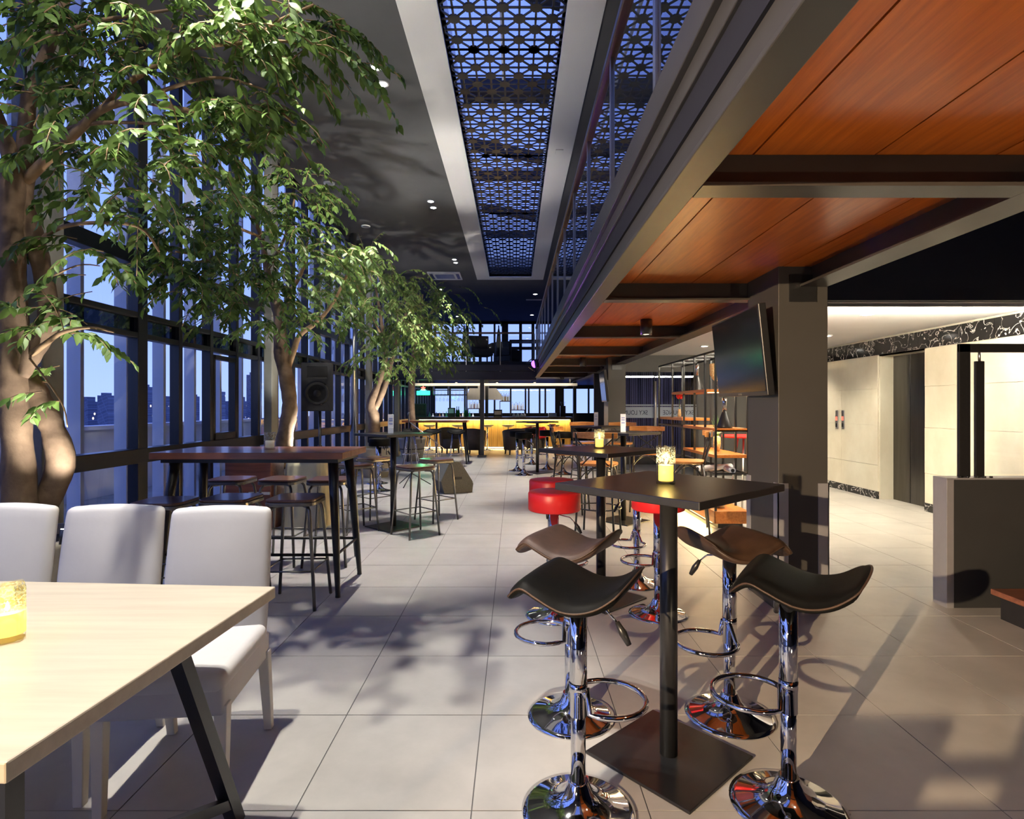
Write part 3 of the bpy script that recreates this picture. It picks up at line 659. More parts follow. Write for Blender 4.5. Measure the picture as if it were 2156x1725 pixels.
SEAT, RIM = saddle_seat()
def saddle_stool(lab, loc, rz, m, seat_z, foot, off=0):
    s = thing('bar_stool', lab, 'stool', loc, rz, 'gas lift stools with saddle seats')
    st = obj('seat', SEAT, m, s, loc=(off, 0, seat_z)); obj('piping', MB().tube([p*1.0 for p in RIM], .0035, 6, closed=True), M['leatherd'], st)
    obj('seat_plate', MB().cyl((0, 0, seat_z-.075), (0, 0, seat_z-.05), .07, n=20), M['black'], s)
    chrome_parts(s, seat_z-.045, .345, foot); return s
saddle_stool('black leather saddle stool on the dining table side of the square bar table', (.217, 1.935, 0), math.radians(-26), M['leather'], .785, 1.0)
saddle_stool('grey brown leather saddle stool next to the red drum stools', (.250, 2.53, 0), math.radians(-30), M['leatherb'], .785, PI)
saddle_stool('dark brown leather saddle stool next to the thick grey column', (.955, 2.53, 0), math.radians(195), M['leatherd'], .785, .1)
saddle_stool('black leather saddle stool facing the elevator side of the square bar table', (.940, 1.955, 0), math.radians(-32), M['leather'], .795, PI-.2, .03)
def drum_stool(lab, loc, rz, m, seat_z, group):
    s = thing('drum_stool', lab, 'stool', loc, rz, group)
    obj('seat', MB().lathe([(.165, 0), (.172, .008), (.172, .112), (.166, .122), (.12, .127), (0.001, .128)], 40, (0, 0, seat_z-.128)), m, s)
    chrome_parts(s, seat_z-.128, .33, 0); return s
gR = 'red drum stools'
r0 = drum_stool('red drum seat chrome stool beside the grey brown saddle stool, nearest the open floor', (.263, 3.75, 0), PI*.25, M['red'], .82, gR)
dup(r0, (.285, 4.36, 0), -PI*.25, 'red drum seat chrome stool half hidden behind another red one')
dup(r0, (.95, 3.77, 0), PI*.75, 'red drum seat chrome stool under the edge of the near square table')
dup(r0, (.95, 4.42, 0), PI*1.25, 'red drum seat chrome stool tucked between the red drum table and the metal shelf')
gK = 'black drum stools'
k0 = drum_stool('black drum seat chrome stool on the open floor side of its table', (.06, 12.22, 0), 0, M['leather'], .86, gK)
dup(k0, (.19, 11.48, 0), 1, 'black drum seat chrome stool on the near corner of its table, nearest the red stools')
dup(k0, (.42, 13.6, 0), 2, 'black drum seat chrome stool in front of the tub chair with red cushion')
dup(k0, (.72, 12.5, 0), 3, 'black drum seat chrome stool across its table, towards the bar end post')
dup(k0, (1.0, 11.68, 0), 4, 'black drum seat chrome stool closest to the wooden backed chairs')
# black round stools by the window
d1 = dup(k0, (-2.2, 9.3, 0), 1, 'black drum seat chrome stool standing behind the card stand table by the windows')
dup(k0, (-2.45, 10.2, 0), 2, 'black drum seat chrome stool near the round steel pole')
# ---- stools around the card stand table
gB = 'metal stools around the square black table'
dup(s0, (-1.06, 6.1, 0), math.radians(42), 'brown seated metal stool on the aisle side of the square black table', gB)
dup(s0, (-.95, 6.93, 0), math.radians(45), 'brown seated metal stool beside the floor monitor wedge', gB)
dup(s0, (-1.76, 6.32, 0), math.radians(40), 'brown seated metal stool between the two high tables', gB)
dup(s0, (-1.76, 7.12, 0), math.radians(50), 'brown seated metal stool behind the card stand table, window side', gB)
# ---- cross back bar chairs
def cross_chair(lab, loc, rz, group):
    c = thing('bar_chair', lab, 'chair', loc, rz, group)     # faces local +Y, back at -Y
    sz = .76
    pts = []
    for k in range(28):
        a = 2*PI*k/28; ca, sa = math.cos(a), math.sin(a); e = .55
        pts.append((.20*math.copysign(abs(ca)**e, ca), .19*math.copysign(abs(sa)**e, sa)))
    obj('seat', MB().prism(pts, sz-.012, sz+.018), M['chairw'], c, bevel=.008)
    for sx in (-1, 1):
        obj('leg', MB().tube([(sx*.165, .155, sz-.01), (sx*.205, .20, 0)], .0115, 8), M['black'], c)
        obj('leg', MB().tube([(sx*.165, -.155, sz-.01), (sx*.205, -.22, 0)], .0115, 8), M['black'], c)
        obj('upright', MB().tube([(sx*.165, -.165, sz-.02), (sx*.185, -.205, sz+.18), (sx*.195, -.225, 1.10)], .011, 8), M['black'], c)
        a = [(sx*.17, y, sz-.03-.13*((y/.15)**2)) for y in np.linspace(-.15, .15, 9)]
        obj('arch_brace', MB().tube(a, .007, 6), M['black'], c)
    a = [(x, .165, sz-.03-.13*((x/.17)**2)) for x in np.linspace(-.17, .17, 9)]; obj('arch_brace', MB().tube(a, .007, 6), M['black'], c)
    a = [(x, -.165, sz-.03-.13*((x/.17)**2)) for x in np.linspace(-.17, .17, 9)]; obj('arch_brace', MB().tube(a, .007, 6), M['black'], c)
    ring = [(.192*math.cos(a)*1.25, .19*math.sin(a)*1.25, .30) for a in np.linspace(0, 2*PI, 21)[:-1]]
    obj('foot_ring', MB().tube(ring, .008, 6, closed=True), M['black'], c)
    for sx in (-1, 1):
        obj('cross_strap', MB().tube([(sx*.19, -.222, 1.04), (sx*.09, -.235, .94), (-sx*.06, -.205, .84), (-sx*.14, -.17, sz)], .008, 6), M['black'], c)
    # curved wooden top rail
    mb = MB(); n = 12; vs = []
    for k in range(n+1):
        u = -1+2*k/n; x = .235*u; y = -.265+.075*u*u
        hh = .036*(1-.18*abs(u)); vs += [(x, y, 1.075-hh), (x, y+.024, 1.075-hh), (x, y+.024, 1.075+hh), (x, y, 1.075+hh)]
    fs = [(0, 3, 2, 1), (4*n, 4*n+1, 4*n+2, 4*n+3)]; sm = [False, False]
    for k in range(n):
        for q in range(4): fs.append((4*k+q, 4*k+(q+1) % 4, 4*k+4+(q+1) % 4, 4*k+4+q)); sm.append(False)
    mb.add(vs, fs, sm); obj('top_rail', mb, M['chairw'], c, bevel=.006)
    return c
gC = 'wooden backed bar chairs'
c0 = cross_chair('honey wood backed bar chair right behind the red stool table, back turned', (.90, 6.10, 0), math.radians(-20), gC)
dup(c0, (1.93, 6.35, 0), math.radians(75), 'honey wood backed black metal bar chair beside the metal shelf, turned sideways', gC)
dup(c0, (.74, 7.45, 0), math.radians(-110), 'honey wood backed bar chair on the aisle side of the card stand table', gC)
dup(c0, (1.75, 7.55, 0), math.radians(165), 'honey wood backed bar chair between the metal shelf and the card stand table', gC)
dup(c0, (.80, 8.75, 0), math.radians(-95), 'honey wood backed black metal bar chair on the aisle side, nearest the black drum stools', gC)
dup(c0, (1.78, 9.55, 0), math.radians(160), 'honey wood backed black metal bar chair in front of the lettered glass', gC)
dup(c0, (1.22, 9.75, 0), math.radians(190), 'honey wood backed black metal bar chair in front of the second grey column', gC)
# ---- second wooden bar table further back with wire legged stools
t2 = thing('bar_table', 'narrow brown bar table standing in front of the lit bar counter', 'table', (-1.9, 13.9, 0))
obj('tabletop', MB().box(-.78, .78, -.33, .33, .995, 1.043), M['woodt'], t2, bevel=.004)
for sx in (-1, 1):
    for sy in (-1, 1): obj('leg', MB().tube([(sx*.68, sy*.22, 1.0), (sx*.76, sy*.30, 0)], [.03, .018], 8), M['black'], t2)
obj('leg', MB().cyl((0, 0, 0), (0, 0, 1.0), .025, n=10), M['gun'], t2)
def shell_stool(lab, loc, rz):
    s = thing('shell_stool', lab, 'stool', loc, rz, 'black shell stools on chrome legs')
    mb = MB(); n = 10; vs = []; fs = []
    for j in range(n+1):
        for i in range(n+1):
            u, v = -1+2*i/n, -1+2*j/n; x = u*math.sqrt(1-.4*v*v); y = v*math.sqrt(1-.4*u*u)
            vs.append((.2*x, .19*y, .76+.06*x*x+(.10*max(0, y)**2)))
    for j in range(n):
        for i in range(n): a = j*(n+1)+i; fs.append((a, a+1, a+n+2, a+n+1))
    mb.add(vs, fs, True); o = obj('seat', mb, M['leather'], s); sd = o.modifiers.new('solid', 'SOLIDIFY'); sd.thickness = .03
    for a in range(4):
        d = Vector((math.cos(a*PI/2+PI/4), math.sin(a*PI/2+PI/4), 0)); obj('leg', MB().tube([d*.10+Vector((0, 0, .75)), d*.25], .009, 6), M['chrome'], s)
    obj('foot_ring', MB().tube([(.195*math.cos(a), .195*math.sin(a), .28) for a in np.linspace(0, 2*PI, 17)[:-1]], .007, 6, closed=True), M['chrome'], s)
    return s
ss = shell_stool('black shell stool on chrome legs at the room end of the brown bar table', (-1.35, 13.2, 0), .2)
dup(ss, (-1.9, 13.15, 0), -.1, 'black shell stool on chrome legs at the middle of the brown bar table')
dup(ss, (-2.4, 13.2, 0), .3, 'black shell stool on chrome legs at the window end of the brown bar table')
# ---- tub chairs
def tub(lab, loc, rz):
    c = thing('tub_chair', lab, 'armchair', loc, rz, 'brown tub armchairs')      # opens to +Y
    mb = MB(); n = 20; vs = []; fs = []
    for k in range(n+1):
        a = PI*1.0+PI*k/n*1.0+0
        a = PI*.95+PI*1.1*k/n
        ca, sa = math.cos(a), math.sin(a); top = .76-.10*abs((k-n/2)/(n/2))**2
        for (r, z) in ((.29, .14), (.34, top), (.27, top), (.24, .14)): vs.append((r*ca, r*sa*1.02, z))
    for k in range(n):
        for q in range(4): fs.append((4*k+q, 4*k+(q+1) % 4, 4*k+4+(q+1) % 4, 4*k+4+q))
    fs += [(3, 2, 1, 0), (4*n, 4*n+1, 4*n+2, 4*n+3)]
    mb.add(vs, fs, True); obj('backrest', mb, M['tub'], c)
    obj('seat', MB().cyl((0, .02, .14), (0, .02, .42), .27, n=24), M['tub'], c, bevel=.02)
    for sx in (-1, 1):
        for sy in (-1, 1): obj('leg', MB().tube([(sx*.18, sy*.18, .15), (sx*.19, sy*.19, 0)], [.03, .02], 8), M['black'], c)
    return c
u0 = tub('brown tub armchair on the window side of the slim steel post', (-1.15, 16.4, 0), math.radians(-10))
dup(u0, (-.02, 16.5, 0), math.radians(20), 'brown tub armchair on the aisle side, directly before the lit bar front')
dup(u0, (.62, 17.1, 0), math.radians(160), 'brown tub armchair with a red cushion before the bar counter')
dup(u0, (-1.9, 16.9, 0), math.radians(-150), 'brown tub armchair half hidden behind the brown bar table')
for loc, lab in (((.40, 16.93, .55), 'red square cushion leaning in a tub armchair, nearer the aisle'), ((.78, 16.9, .55), 'red square cushion leaning in a tub armchair, nearer the bar end')):
    cu_ = obj('cushion', MB().box(-.17, .17, -.05, .05, -.13, .22), M['red'], loc=loc, rot=(.25, .2, 2.8), bevel=.045, seg=4); tag(cu_, lab, 'cushion')

sc = thing('shadow_screen', 'unseen dark slatted screen added to cast a slotted shadow on the floor', 'screen', (-1.14, -.3, 0))  # added out of view to shape the shadow on the near floor
obj('panel', MB().box(0, .19, -.012, .012, 0, 1.2), M['blackmatte'], sc); obj('panel', MB().box(.34, .95, -.012, .012, 0, 1.2), M['blackmatte'], sc)
for k in range(9): obj('slat', MB().box(.19, .34, -.01, .01, .64+.06*k, .665+.06*k), M['blackmatte'], sc)
obj('foot', MB().box(0, .04, -.15, .15, 0, .03), M['blackmatte'], sc); obj('foot', MB().box(.91, .95, -.15, .15, 0, .03), M['blackmatte'], sc)
# ================================================================== BAR
BY = 18.7
b = thing('bar_counter', 'long bar counter with dark top and glowing pine board front', 'bar', (0, BY, 0))
obj('worktop', MB().box(-3.2, 1.9, -.22, .75, .96, 1.04), M['bartop'], b, bevel=.005)
obj('carcass', MB().box(-3.15, 1.85, .03, .65, .06, .96), M['beam'], b)
obj('plinth', MB().box(-3.15, 1.85, .05, .6, 0, .06), M['black'], b)
x = -3.15; i = 0
while x < 1.83:
    obj('front_board', MB().box(x+.004, x+.196, random.uniform(-.004, .004), .03, .07, .955), M['barw'], b); x += .2
obj('led_strip', MB().box(-3.1, 1.8, -.12, -.08, .945, .958), M['led'], b); obj('led_strip', MB().box(-3.1, 1.8, .02, .04, .02, .05), M['led'], b)
area((-.65, BY-.10, .94), (-.65, BY+.04, 0), 5.0, .05, 45, (1, .68, .22))
area((-.65, BY-.03, .045), (-.65, BY-.5, 0.0), 5.0, .03, 12, (1, .68, .25))
# bar stools along the counter
for i, px in enumerate((905, 965, 1026, 1070, 1117, 1165)):
    x = (px-CX)/F*18.1
    lab = ['before the beer sign', 'before the hanging glass rack', 'behind the slim steel post', 'before the stainless hood', 'before the wide bar window', 'closest to the bar end post'][i]
    s = thing('counter_stool', 'low backed grey counter stool '+lab, 'stool', (x, 18.1, 0), 0, 'counter stools at the bar')
    obj('seat', MB().lathe([(.10, .72), (.2, .78), (.21, .80), (.19, .795), (.001, .775)], 20), M['gun'], s)
    obj('pole', MB().cyl((0, 0, .02), (0, 0, .73), .025, n=10), M['chrome'], s); obj('base', MB().lathe([(.19, 0), (.19, .01), (.05, .04), (.03, .08)], 20), M['chrome'], s)
# back counter & bottles
bc = thing('back_counter', 'dark back bar counter under the windows behind the bar', 'counter', (0, 20.6, 0))
obj('carcass', MB().box(-3.1, 1.6, 0, .5, 0, .86), M['beam'], bc); obj('worktop', MB().box(-3.15, 1.65, -.03, .55, .86, .9), M['steelb'], bc)
# hanging rack
rk = thing('glass_rack', 'black hanging rack of upside down wine glasses over the bar', 'rack', (0, 19.3, 0))
x0, x1 = (912-CX)/F*19.3, (984-CX)/F*19.3
obj('frame', MB().box(x0, x1, -.18, -.15, 1.76, 1.79).box(x0, x1, .15, .18, 1.76, 1.79).box(x0, x0+.03, -.18, .18, 1.76, 2.24).box(x1-.03, x1, -.18, .18, 1.045, 2.24).box(x0, x1, -.02, .02, 1.92, 1.95).box(x0+.5, x0+.53, -.18, .18, 1.76, 2.24), M['black'], rk)
def wine_glass(lab, loc, up=False, group='wine glasses hanging over the bar'):
    g = thing('wine_glass', lab, 'glass', loc, 0, group)
    f = (lambda z: z) if up else (lambda z: -z)
    obj('bowl', MB().lathe([(.012, f(.08)), (.038, f(.11)), (.042, f(.14)), (.034, f(.19))], 12, cap=False), M['cglass'], g)
    obj('stem', MB().lathe([(.035, f(0)), (.005, f(.008)), (.005, f(.08))], 8), M['cglass'], g); return g
g0 = wine_glass('clear wine glass hanging upside down from the black bar rack', (x0+.12, 19.22, 1.75))
for i in range(1, 16):
    dup(g0, (x0+.12+(i % 8)*.125+.02*(i//8), 19.22+.16*(i//8+(1 if i < 7 else 0)*0), 1.75 if i < 8 else 1.91), 0)
def bottle(lab, loc, h, r, m, group):
    g = thing('bottle', lab, 'bottle', loc, 0, group)
    obj('body', MB().lathe([(r, 0), (r, h*.6), (r*.35, h*.75), (r*.35, h*.96)], 10), m, g); obj('cap', MB().cyl((0, 0, h*.96), (0, 0, h), r*.4, n=8), M['black'], g); return g
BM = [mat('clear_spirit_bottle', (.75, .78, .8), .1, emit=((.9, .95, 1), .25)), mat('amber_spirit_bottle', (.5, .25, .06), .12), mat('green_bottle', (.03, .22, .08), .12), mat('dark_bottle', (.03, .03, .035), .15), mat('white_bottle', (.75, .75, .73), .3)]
BN = ['clear', 'amber', 'green', 'dark', 'white']
sh = thing('back_bar_shelf', 'slim dark two tier bottle shelf hanging before the bar windows', 'shelf', (0, 20.9, 0))
for (a, b_, z) in ((985, 1012, 1.32), (1052, 1075, 1.59), (1075, 1105, 1.27)):
    xa, xb = (a-CX)/F*20.9, (b_-CX)/F*20.9; obj('board', MB().box(xa, xb, -.12, .12, z-.03, z), M['bartop'], sh)
    obj('bracket', MB().box(xa, xa+.02, -.1, .1, .9, z-.03).box(xb-.02, xb, -.1, .1, .9, z-.03), M['black'], sh)
protos = {}
def put(k, x, y, z, h, r, where):
    key = k
    lab = BN[k]+' bottle '+where; grp = BN[k]+' bottles '+where
    if (k, where) not in protos: protos[(k, where)] = bottle(lab, (x, y, z), h, r, BM[k], grp)
    else: dup(protos[(k, where)], (x, y, z), 0, lab, grp)
for (a, b_, z) in ((987, 1010, 1.32), (1054, 1073, 1.59), (1077, 1103, 1.27)):
    n = 7
    for i in range(n): put([0, 4, 0, 1, 0, 4, 0][i], (a+(b_-a)*(i+.5)/n-CX)/F*20.9, 20.9, z, [.28, .22, .30, .24, .26, .2, .25][i], .025, 'standing on the shelf before the bar windows')
for i, px in enumerate(range(905, 1000, 7)): put([2, 0, 3, 1, 4, 2][i % 6], (px-CX)/F*20.8, 20.75, .9, [.3, .24, .28, .26][i % 4], .04, 'standing on the back bar counter')
for i, px in enumerate((962, 966, 979, 983)): put(2, (px-CX)/F*19.2, 19.15, 1.04, .34, .035, 'standing on the bar counter')
for i, px in enumerate((1082, 1090, 1098, 1104)): put(4, (px-CX)/F*19.1, 19.1, 1.04, .12, .05, 'low and squat on the bar counter')
# appliances on the bar
def box_thing(name, lab, cat, x0p, x1p, y0p, y1p, Y, dep, m, extra=None, z=None):
    a, b_ = W(x0p, y1p, Y), W(x1p, y0p, Y); zb = a.z if z is None else z
    t = thing(name, lab, cat, ((a.x+b_.x)/2, Y, zb)); hw = (b_.x-a.x)/2
    obj('body', MB().box(-hw, hw, 0, dep, 0, b_.z-a.z), m, t, bevel=.01)
    if extra: extra(t, hw, b_.z-a.z)
    return t
def knob_face(t, hw, h):
    obj('front_panel', MB().box(-hw*.8, hw*.8, -.012, 0, h*.3, h*.8), M['steelb'], t); obj('drip_tray', MB().box(-hw*.7, hw*.7, -.06, 0, 0, .03), M['gun'], t)
box_thing('coffee_machine', 'black box shaped coffee machine on the bar counter', 'coffee machine', 1039, 1057, 865, 880, 19.0, .3, M['black'], knob_face, 1.04)
box_thing('grinder', 'black coffee grinder at the end of the bar counter', 'grinder', 1180, 1191, 857, 880, 19.0, .2, M['black'], lambda t, hw, h: obj('hopper', MB().lathe([(.04, h), (.08, h+.12), (.08, h+.14)], 12, (0, .1, 0)), M['cglass'], t), 1.04)
box_thing('menu_board', 'framed dark menu board standing on the bar counter under the beer sign', 'board', 872, 898, 851, 879, 19.0, .04, M['beam'], lambda t, hw, h: obj('sheet', MB().box(-hw*.8, hw*.8, -.004, 0, .05, h*.92), M['leatherd'], t), 1.04)
box_thing('cash_register', 'small brown cash register on the bar counter below the glass rack', 'cash register', 943, 957, 860, 879, 19.0, .25, M['tub'], lambda t, hw, h: obj('screen', MB().box(-hw*.8, hw*.8, -.01, 0, h*.4, h*.9), M['card'], t), 1.04)
box_thing('paper_stack', 'stack of white papers on the bar counter near the grinder', 'papers', 1155, 1172, 872, 880, 19.0, .25, M['card'], lambda t, hw, h: obj('top_sheet', MB().box(-hw*.9, hw*.9, .02, .22, h, h+.004), M['card'], t), 1.04)
hd = thing('extractor_hood', 'stainless extractor hood above the kitchen counter behind the bar', 'hood', (0, 21.3, 0))
xa, xb = (985-CX)/F*21.3, (1060-CX)/F*21.3
obj('canopy', MB().prism([(xa, 1.63), (xb, 1.63), (xb-.02, 1.75), (xb-.25, 2.05), (xa+.1, 2.05), (xa, 1.75)], -.5, 0, 'xz'), M['steelb'], hd)
obj('flue', MB().box(xa+.4, xa+.8, -.4, -.1, 2.05, 2.24), M['steelb'], hd)
# beer sign: green glow with a red star
bs = thing('beer_sign', 'glowing green bar sign topped by a red star', 'sign', (W(891, 826, 18.2).x, 18.2, W(891, 832, 18.2).z))
obj('panel', MB().box(-.21, .21, 0, .05, 0, .13), M['green'], bs, bevel=.01)
obj('crest', MB().prism([(-.12, .13), (.12, .13), (.06, .2), (-.06, .2)], 0, .04, 'xz'), M['card'], bs)
obj('star', MB().prism([((.08 if k % 2 == 0 else .032)*math.sin(k*PI/5), .22+(.08 if k % 2 == 0 else .032)*math.cos(k*PI/5)) for k in range(10)], -.01, .03, 'xz'), M['redn'], bs)
obj('hanger', MB().cyl((-.15, .03, .13), (-.15, .03, 2.24-W(891, 832, 18.2).z), .006, n=6).cyl((.15, .03, .13), (.15, .03, 2.24-W(891, 832, 18.2).z), .006, n=6), M['black'], bs)
point((bs.location.x, 18.05, bs.location.z+.05), 6, (.05, 1, .4), .08)
# cream lit beam under the bar soffit
cbm = thing('cove_beam', 'cream lit cove beam under the mezzanine over the bar', 'beam', (0, 17.6, 0))
obj('beam', MB().box(-3.2, 1.95, 0, .14, 2.02, 2.10), M['white'], cbm); obj('hangers', MB().box(-3.0, -2.96, .05, .09, 2.10, 2.24).box(1.7, 1.74, .05, .09, 2.10, 2.24), M['black'], cbm)
area((-.6, 17.4, 2.2), (-.6, 17.6, 2.06), 4.8, .04, 13, (1, .82, .6))
# small lamps in the bar
for i, (x, y) in enumerate(((-2.0, 19.6), (-.6, 19.8), (.7, 19.6))):
    spot((x, y, 2.2), (x, y+.3, 1.0), 130, 110, .8, (1, .9, .75))
    r = thing('bar_downlight', 'small round downlight in the bar soffit', 'downlight', (x, y, 2.21), 0, 'downlights over the bar')
    obj('lens', MB().cyl((0, 0, 0), (0, 0, .01), .04, n=12), M['warml'], r); obj('ring', MB().lathe([(.045, .0), (.06, .0), (.06, .03), (.045, .03)], 16, cap=False), M['black'], r)
# ================================================================== upper mezzanine furniture
for px, lab in ((978, 'closed dark parasol on the mezzanine near the tree tops'), (1050, 'closed dark parasol on the mezzanine above the steel post')):
    x = (px-CX)/F*17.5; p = thing('parasol', lab, 'parasol', (x, 17.5, ZD))
    obj('pole', MB().cyl((0, 0, 0), (0, 0, 1.25), .02, n=8), M['steelb'], p); obj('canopy', MB().lathe([(.10, .30), (.09, .6), (.05, 1.0), (.02, 1.15)], 12), M['blackmatte'], p); obj('base', MB().cyl((0, 0, 0), (0, 0, .05), .2, n=16), M['black'], p)
def lounge(lab, loc, rz):
    c = thing('lounge_chair', lab, 'chair', loc, rz, 'dark lounge chairs on the mezzanine')
    obj('seat', MB().box(-.3, .3, -.3, .3, .22, .42), M['blackmatte'], c, bevel=.02); obj('backrest', MB().box(-.3, .3, .22, .34, .4, .85), M['blackmatte'], c, bevel=.02)
    for sx in (-1, 1):
        obj('armrest', MB().box(sx*.3-.04, sx*.3+.04, -.3, .3, .3, .6), M['blackmatte'], c, bevel=.01)
        for sy in (-1, 1): obj('leg', MB().box(sx*.26-.02, sx*.26+.02, sy*.26-.02, sy*.26+.02, 0, .22), M['black'], c)
    return c
l0 = lounge('dark lounge chair on the mezzanine beside the parasol near the tree tops', (W(1012, 0, 16.6).x, 16.6, ZD), .3)
dup(l0, (W(1068, 0, 18.6).x, 18.6, ZD), 2.6, 'dark lounge chair on the mezzanine beside the parasol above the steel post')
mt = thing('mezzanine_table', 'dark square table on the mezzanine near the wall mounted stage light', 'table', (W(1104, 0, 17.2).x, 17.2, ZD))
obj('tabletop', MB().box(-.45, .45, -.35, .35, .7, .74), M['black'], mt); 
for sx in (-1, 1):
    for sy in (-1, 1): obj('leg', MB().box(sx*.4-.02, sx*.4+.02, sy*.3-.02, sy*.3+.02, 0, .7), M['black'], mt)
# ================================================================== TVs
def tv(lab, Yc, sc=1.0):
    z = 1.755
    t = thing('television', lab, 'television', (1.695, Yc, z), math.radians(-90), 'wall mounted televisions')   # local -Y faces -X
    hw, hh = .55*sc, .305*sc
    R = Matrix.Rotation(math.radians(6), 4, 'X') @ Matrix.Rotation(math.radians(-4), 4, 'Z')
    obj('cabinet', MB().box(-hw, hw, -.03, .02, -hh, hh, R), M['black'], t, bevel=.006)
    obj('screen', MB().box(-hw+.015, hw-.015, -.033, -.03, -hh+.03, hh-.015, R), M['screen'], t)
    obj('logo', MB().box(-.03, .03, -.034, -.03, -hh+.008, -hh+.02, R), M['gun'], t)
    obj('bracket', MB().box(-.12, .12, .02, .06, -.12, .12), M['black'], t)
    return t
tv('black flat television tilted on the thick grey column beside the near bar table', 4.28)
tv('black flat television on the column in front of the lettered glass', 10.75, .95)
# ================================================================== metal shelf
SX, SYN, SYF, SW = 2.26, 6.4, 8.9, .36
s = thing('metal_shelf', 'tall open black metal shelf with orange wood boards dividing lounge and lobby', 'shelf', (SX, SYN, 0))
LN = SYF-SYN
for y in (0, .35, .75, 1.2, 1.75, LN):
    obj('post', MB().box(-.011, .011, y-.011, y+.011, .2, 2.01), M['black'], s); obj('post', MB().box(SW-.011, SW+.011, y-.011, y+.011, .2, 2.01), M['black'], s)
for z in (.62, 1.10, 2.0):
    obj('rail', MB().box(-.01, .01, 0, LN, z-.01, z+.01), M['black'], s); obj('rail', MB().box(SW-.01, SW+.01, 0, LN, z-.01, z+.01), M['black'], s)
    for y in (0, .35, .75, 1.2, 1.75, LN): obj('tie', MB().box(0, SW, y-.01, y+.01, z-.01, z+.01), M['black'], s)
for (z, a, b_) in ((1.13, -.01, 1.2), (.83, .0, 1.2), (1.58, .35, 1.75), (1.22, 1.25, 2.4)):
    obj('board', MB().box(-.012, SW+.012, a, b_, z-.035, z), M['shelfw'], s, bevel=.003)
obj('plinth', MB().box(-.02, SW+.02, -.02, LN+.02, .06, .2), M['shelfw'], s, bevel=.004); obj('plinth_foot', MB().box(.04, SW-.04, .04, LN-.04, 0, .06), M['black'], s)
obj('led_strip', MB().box(.06, .30, .4, .45, 1.538, 1.545), M['led'], s)
obj('led_strip', MB().box(-.01, .03, .1, LN-.1, .05, .06), M['led'], s)
area((SX-.03, SYN+LN/2, .05), (SX-.6, SYN+LN/2, 0), 2.3, .04, 75, (1, .66, .25))
area((SX+.18, SYN+.9, 1.53), (SX+.18, SYN+.9, 0), .25, 1.0, 9, (1, .78, .45)); area((SX+.18, SYN+.6, 1.08), (SX+.18, SYN+.6, 0), .25, .9, 9, (1, .72, .35)); area((SX+.18, SYN+.6, .60), (SX+.18, SYN+.6, 0), .25, .9, 9, (1, .72, .35))
# things on the shelf
def cone_vase(lab, loc, k=1):
    v = thing('bottle_vase', lab, 'vase', loc, 0, 'black bottle vases on the metal shelf')
    obj('body', MB().lathe([(.085*k, 0), (.085*k, .02*k), (.06*k, .09*k), (.03*k, .18*k), (.022*k, .2*k)], 14), M['black'], v)
    obj('neck', MB().lathe([(.021*k, .2*k), (.024*k, .29*k), (.026*k, .34*k)], 14), M['chrome'], v); return v
v0 = cone_vase('black cone shaped bottle vase with a pale metal neck on the middle shelf board', (SX+.13, SYN+.08, 1.13))
dup(v0, (SX+.16, SYN+1.15, 1.58), 0, 'black cone shaped bottle vase with a pale metal neck on the upper shelf board')
v = thing('goblet_vase', 'big footed glass goblet filled with amber stones on the upper shelf board', 'vase', (SX+.17, SYN+.46, 1.58))
obj('bowl', MB().lathe([(.02, .10), (.05, .13), (.075, .18), (.08, .30), (.075, .31)], 20), M['amber'], v); obj('foot', MB().lathe([(.05, 0), (.05, .012), (.015, .03), (.02, .055), (.012, .1)], 16), M['cglass'], v)
v = thing('glass_vase', 'tall glass vase with amber filling and green stems on the lower shelf board', 'vase', (SX+.15, SYN+.38, .83))
obj('glass', MB().lathe([(.045, 0), (.06, .1), (.06, .22), (.045, .30)], 16, cap=False), M['cglass'], v); obj('filling', MB().lathe([(.03, .01), (.045, .1), (.04, .18), (.01, .2)], 12), M['amber'], v)
mb = MB()
for k in range(7): a = k*.9; mb.tube([(0, 0, .1), (.02*math.cos(a), .02*math.sin(a), .25), (.06*math.cos(a), .06*math.sin(a), .38+.03*(k % 3))], [.006, .007, .002], 5)
obj('stems', mb, M['plant'], v)
v = thing('flower_vase', 'slim glass vase holding a red flower on the far shelf board', 'vase', (SX+.1, SYN+1.75, 1.22))
obj('glass', MB().lathe([(.03, 0), (.035, .03), (.02, .14), (.03, .2)], 12), M['cglass'], v); obj('filling', MB().lathe([(.018, .012), (.028, .03), (.016, .12)], 10), M['amber'], v)
obj('stem', MB().cyl((0, 0, .1), (0, 0, .28), .004, n=6), M['plant'], v)
mb = MB()
for k in range(9): a = k*2.4; mb.lathe([(.002, 0), (.028, .02), (.02, .04), (.003, .05)], 6, (.026*math.cos(a), .026*math.sin(a), .26+.02*(k % 3)))
obj('bloom', mb, M['red'], v)
for i, (dx, dy, ln, lab) in enumerate(((.10, .32, .55, 'rolled cream blueprint lying on the low shelf rail, longer one'), (.2, .12, .24, 'rolled cream blueprint lying on the low shelf rail, shorter one'))):
    r = thing('paper_roll', lab, 'paper roll', (SX+dx, SYN+dy, .655), .5+i); obj('roll', MB().tube([(-ln/2, 0, 0), (ln/2, 0, 0)], .035, 14), M['card'], r); obj('core', MB().cyl((-ln/2-.004, 0, 0), (ln/2+.004, 0, 0), .02, n=10), M['blackmatte'], r)
v = thing('glass_jar', 'clear glass jar of cream pebbles on the shelf plinth', 'jar', (SX+.12, SYN+.22, .2)); obj('jar', MB().lathe([(.06, 0), (.07, .02), (.07, .13), (.05, .15)], 16, cap=False), M['cglass'], v); obj('pebbles', MB().lathe([(.055, .005), (.062, .02), (.06, .08), (.01, .1)], 12), M['cloth'], v)
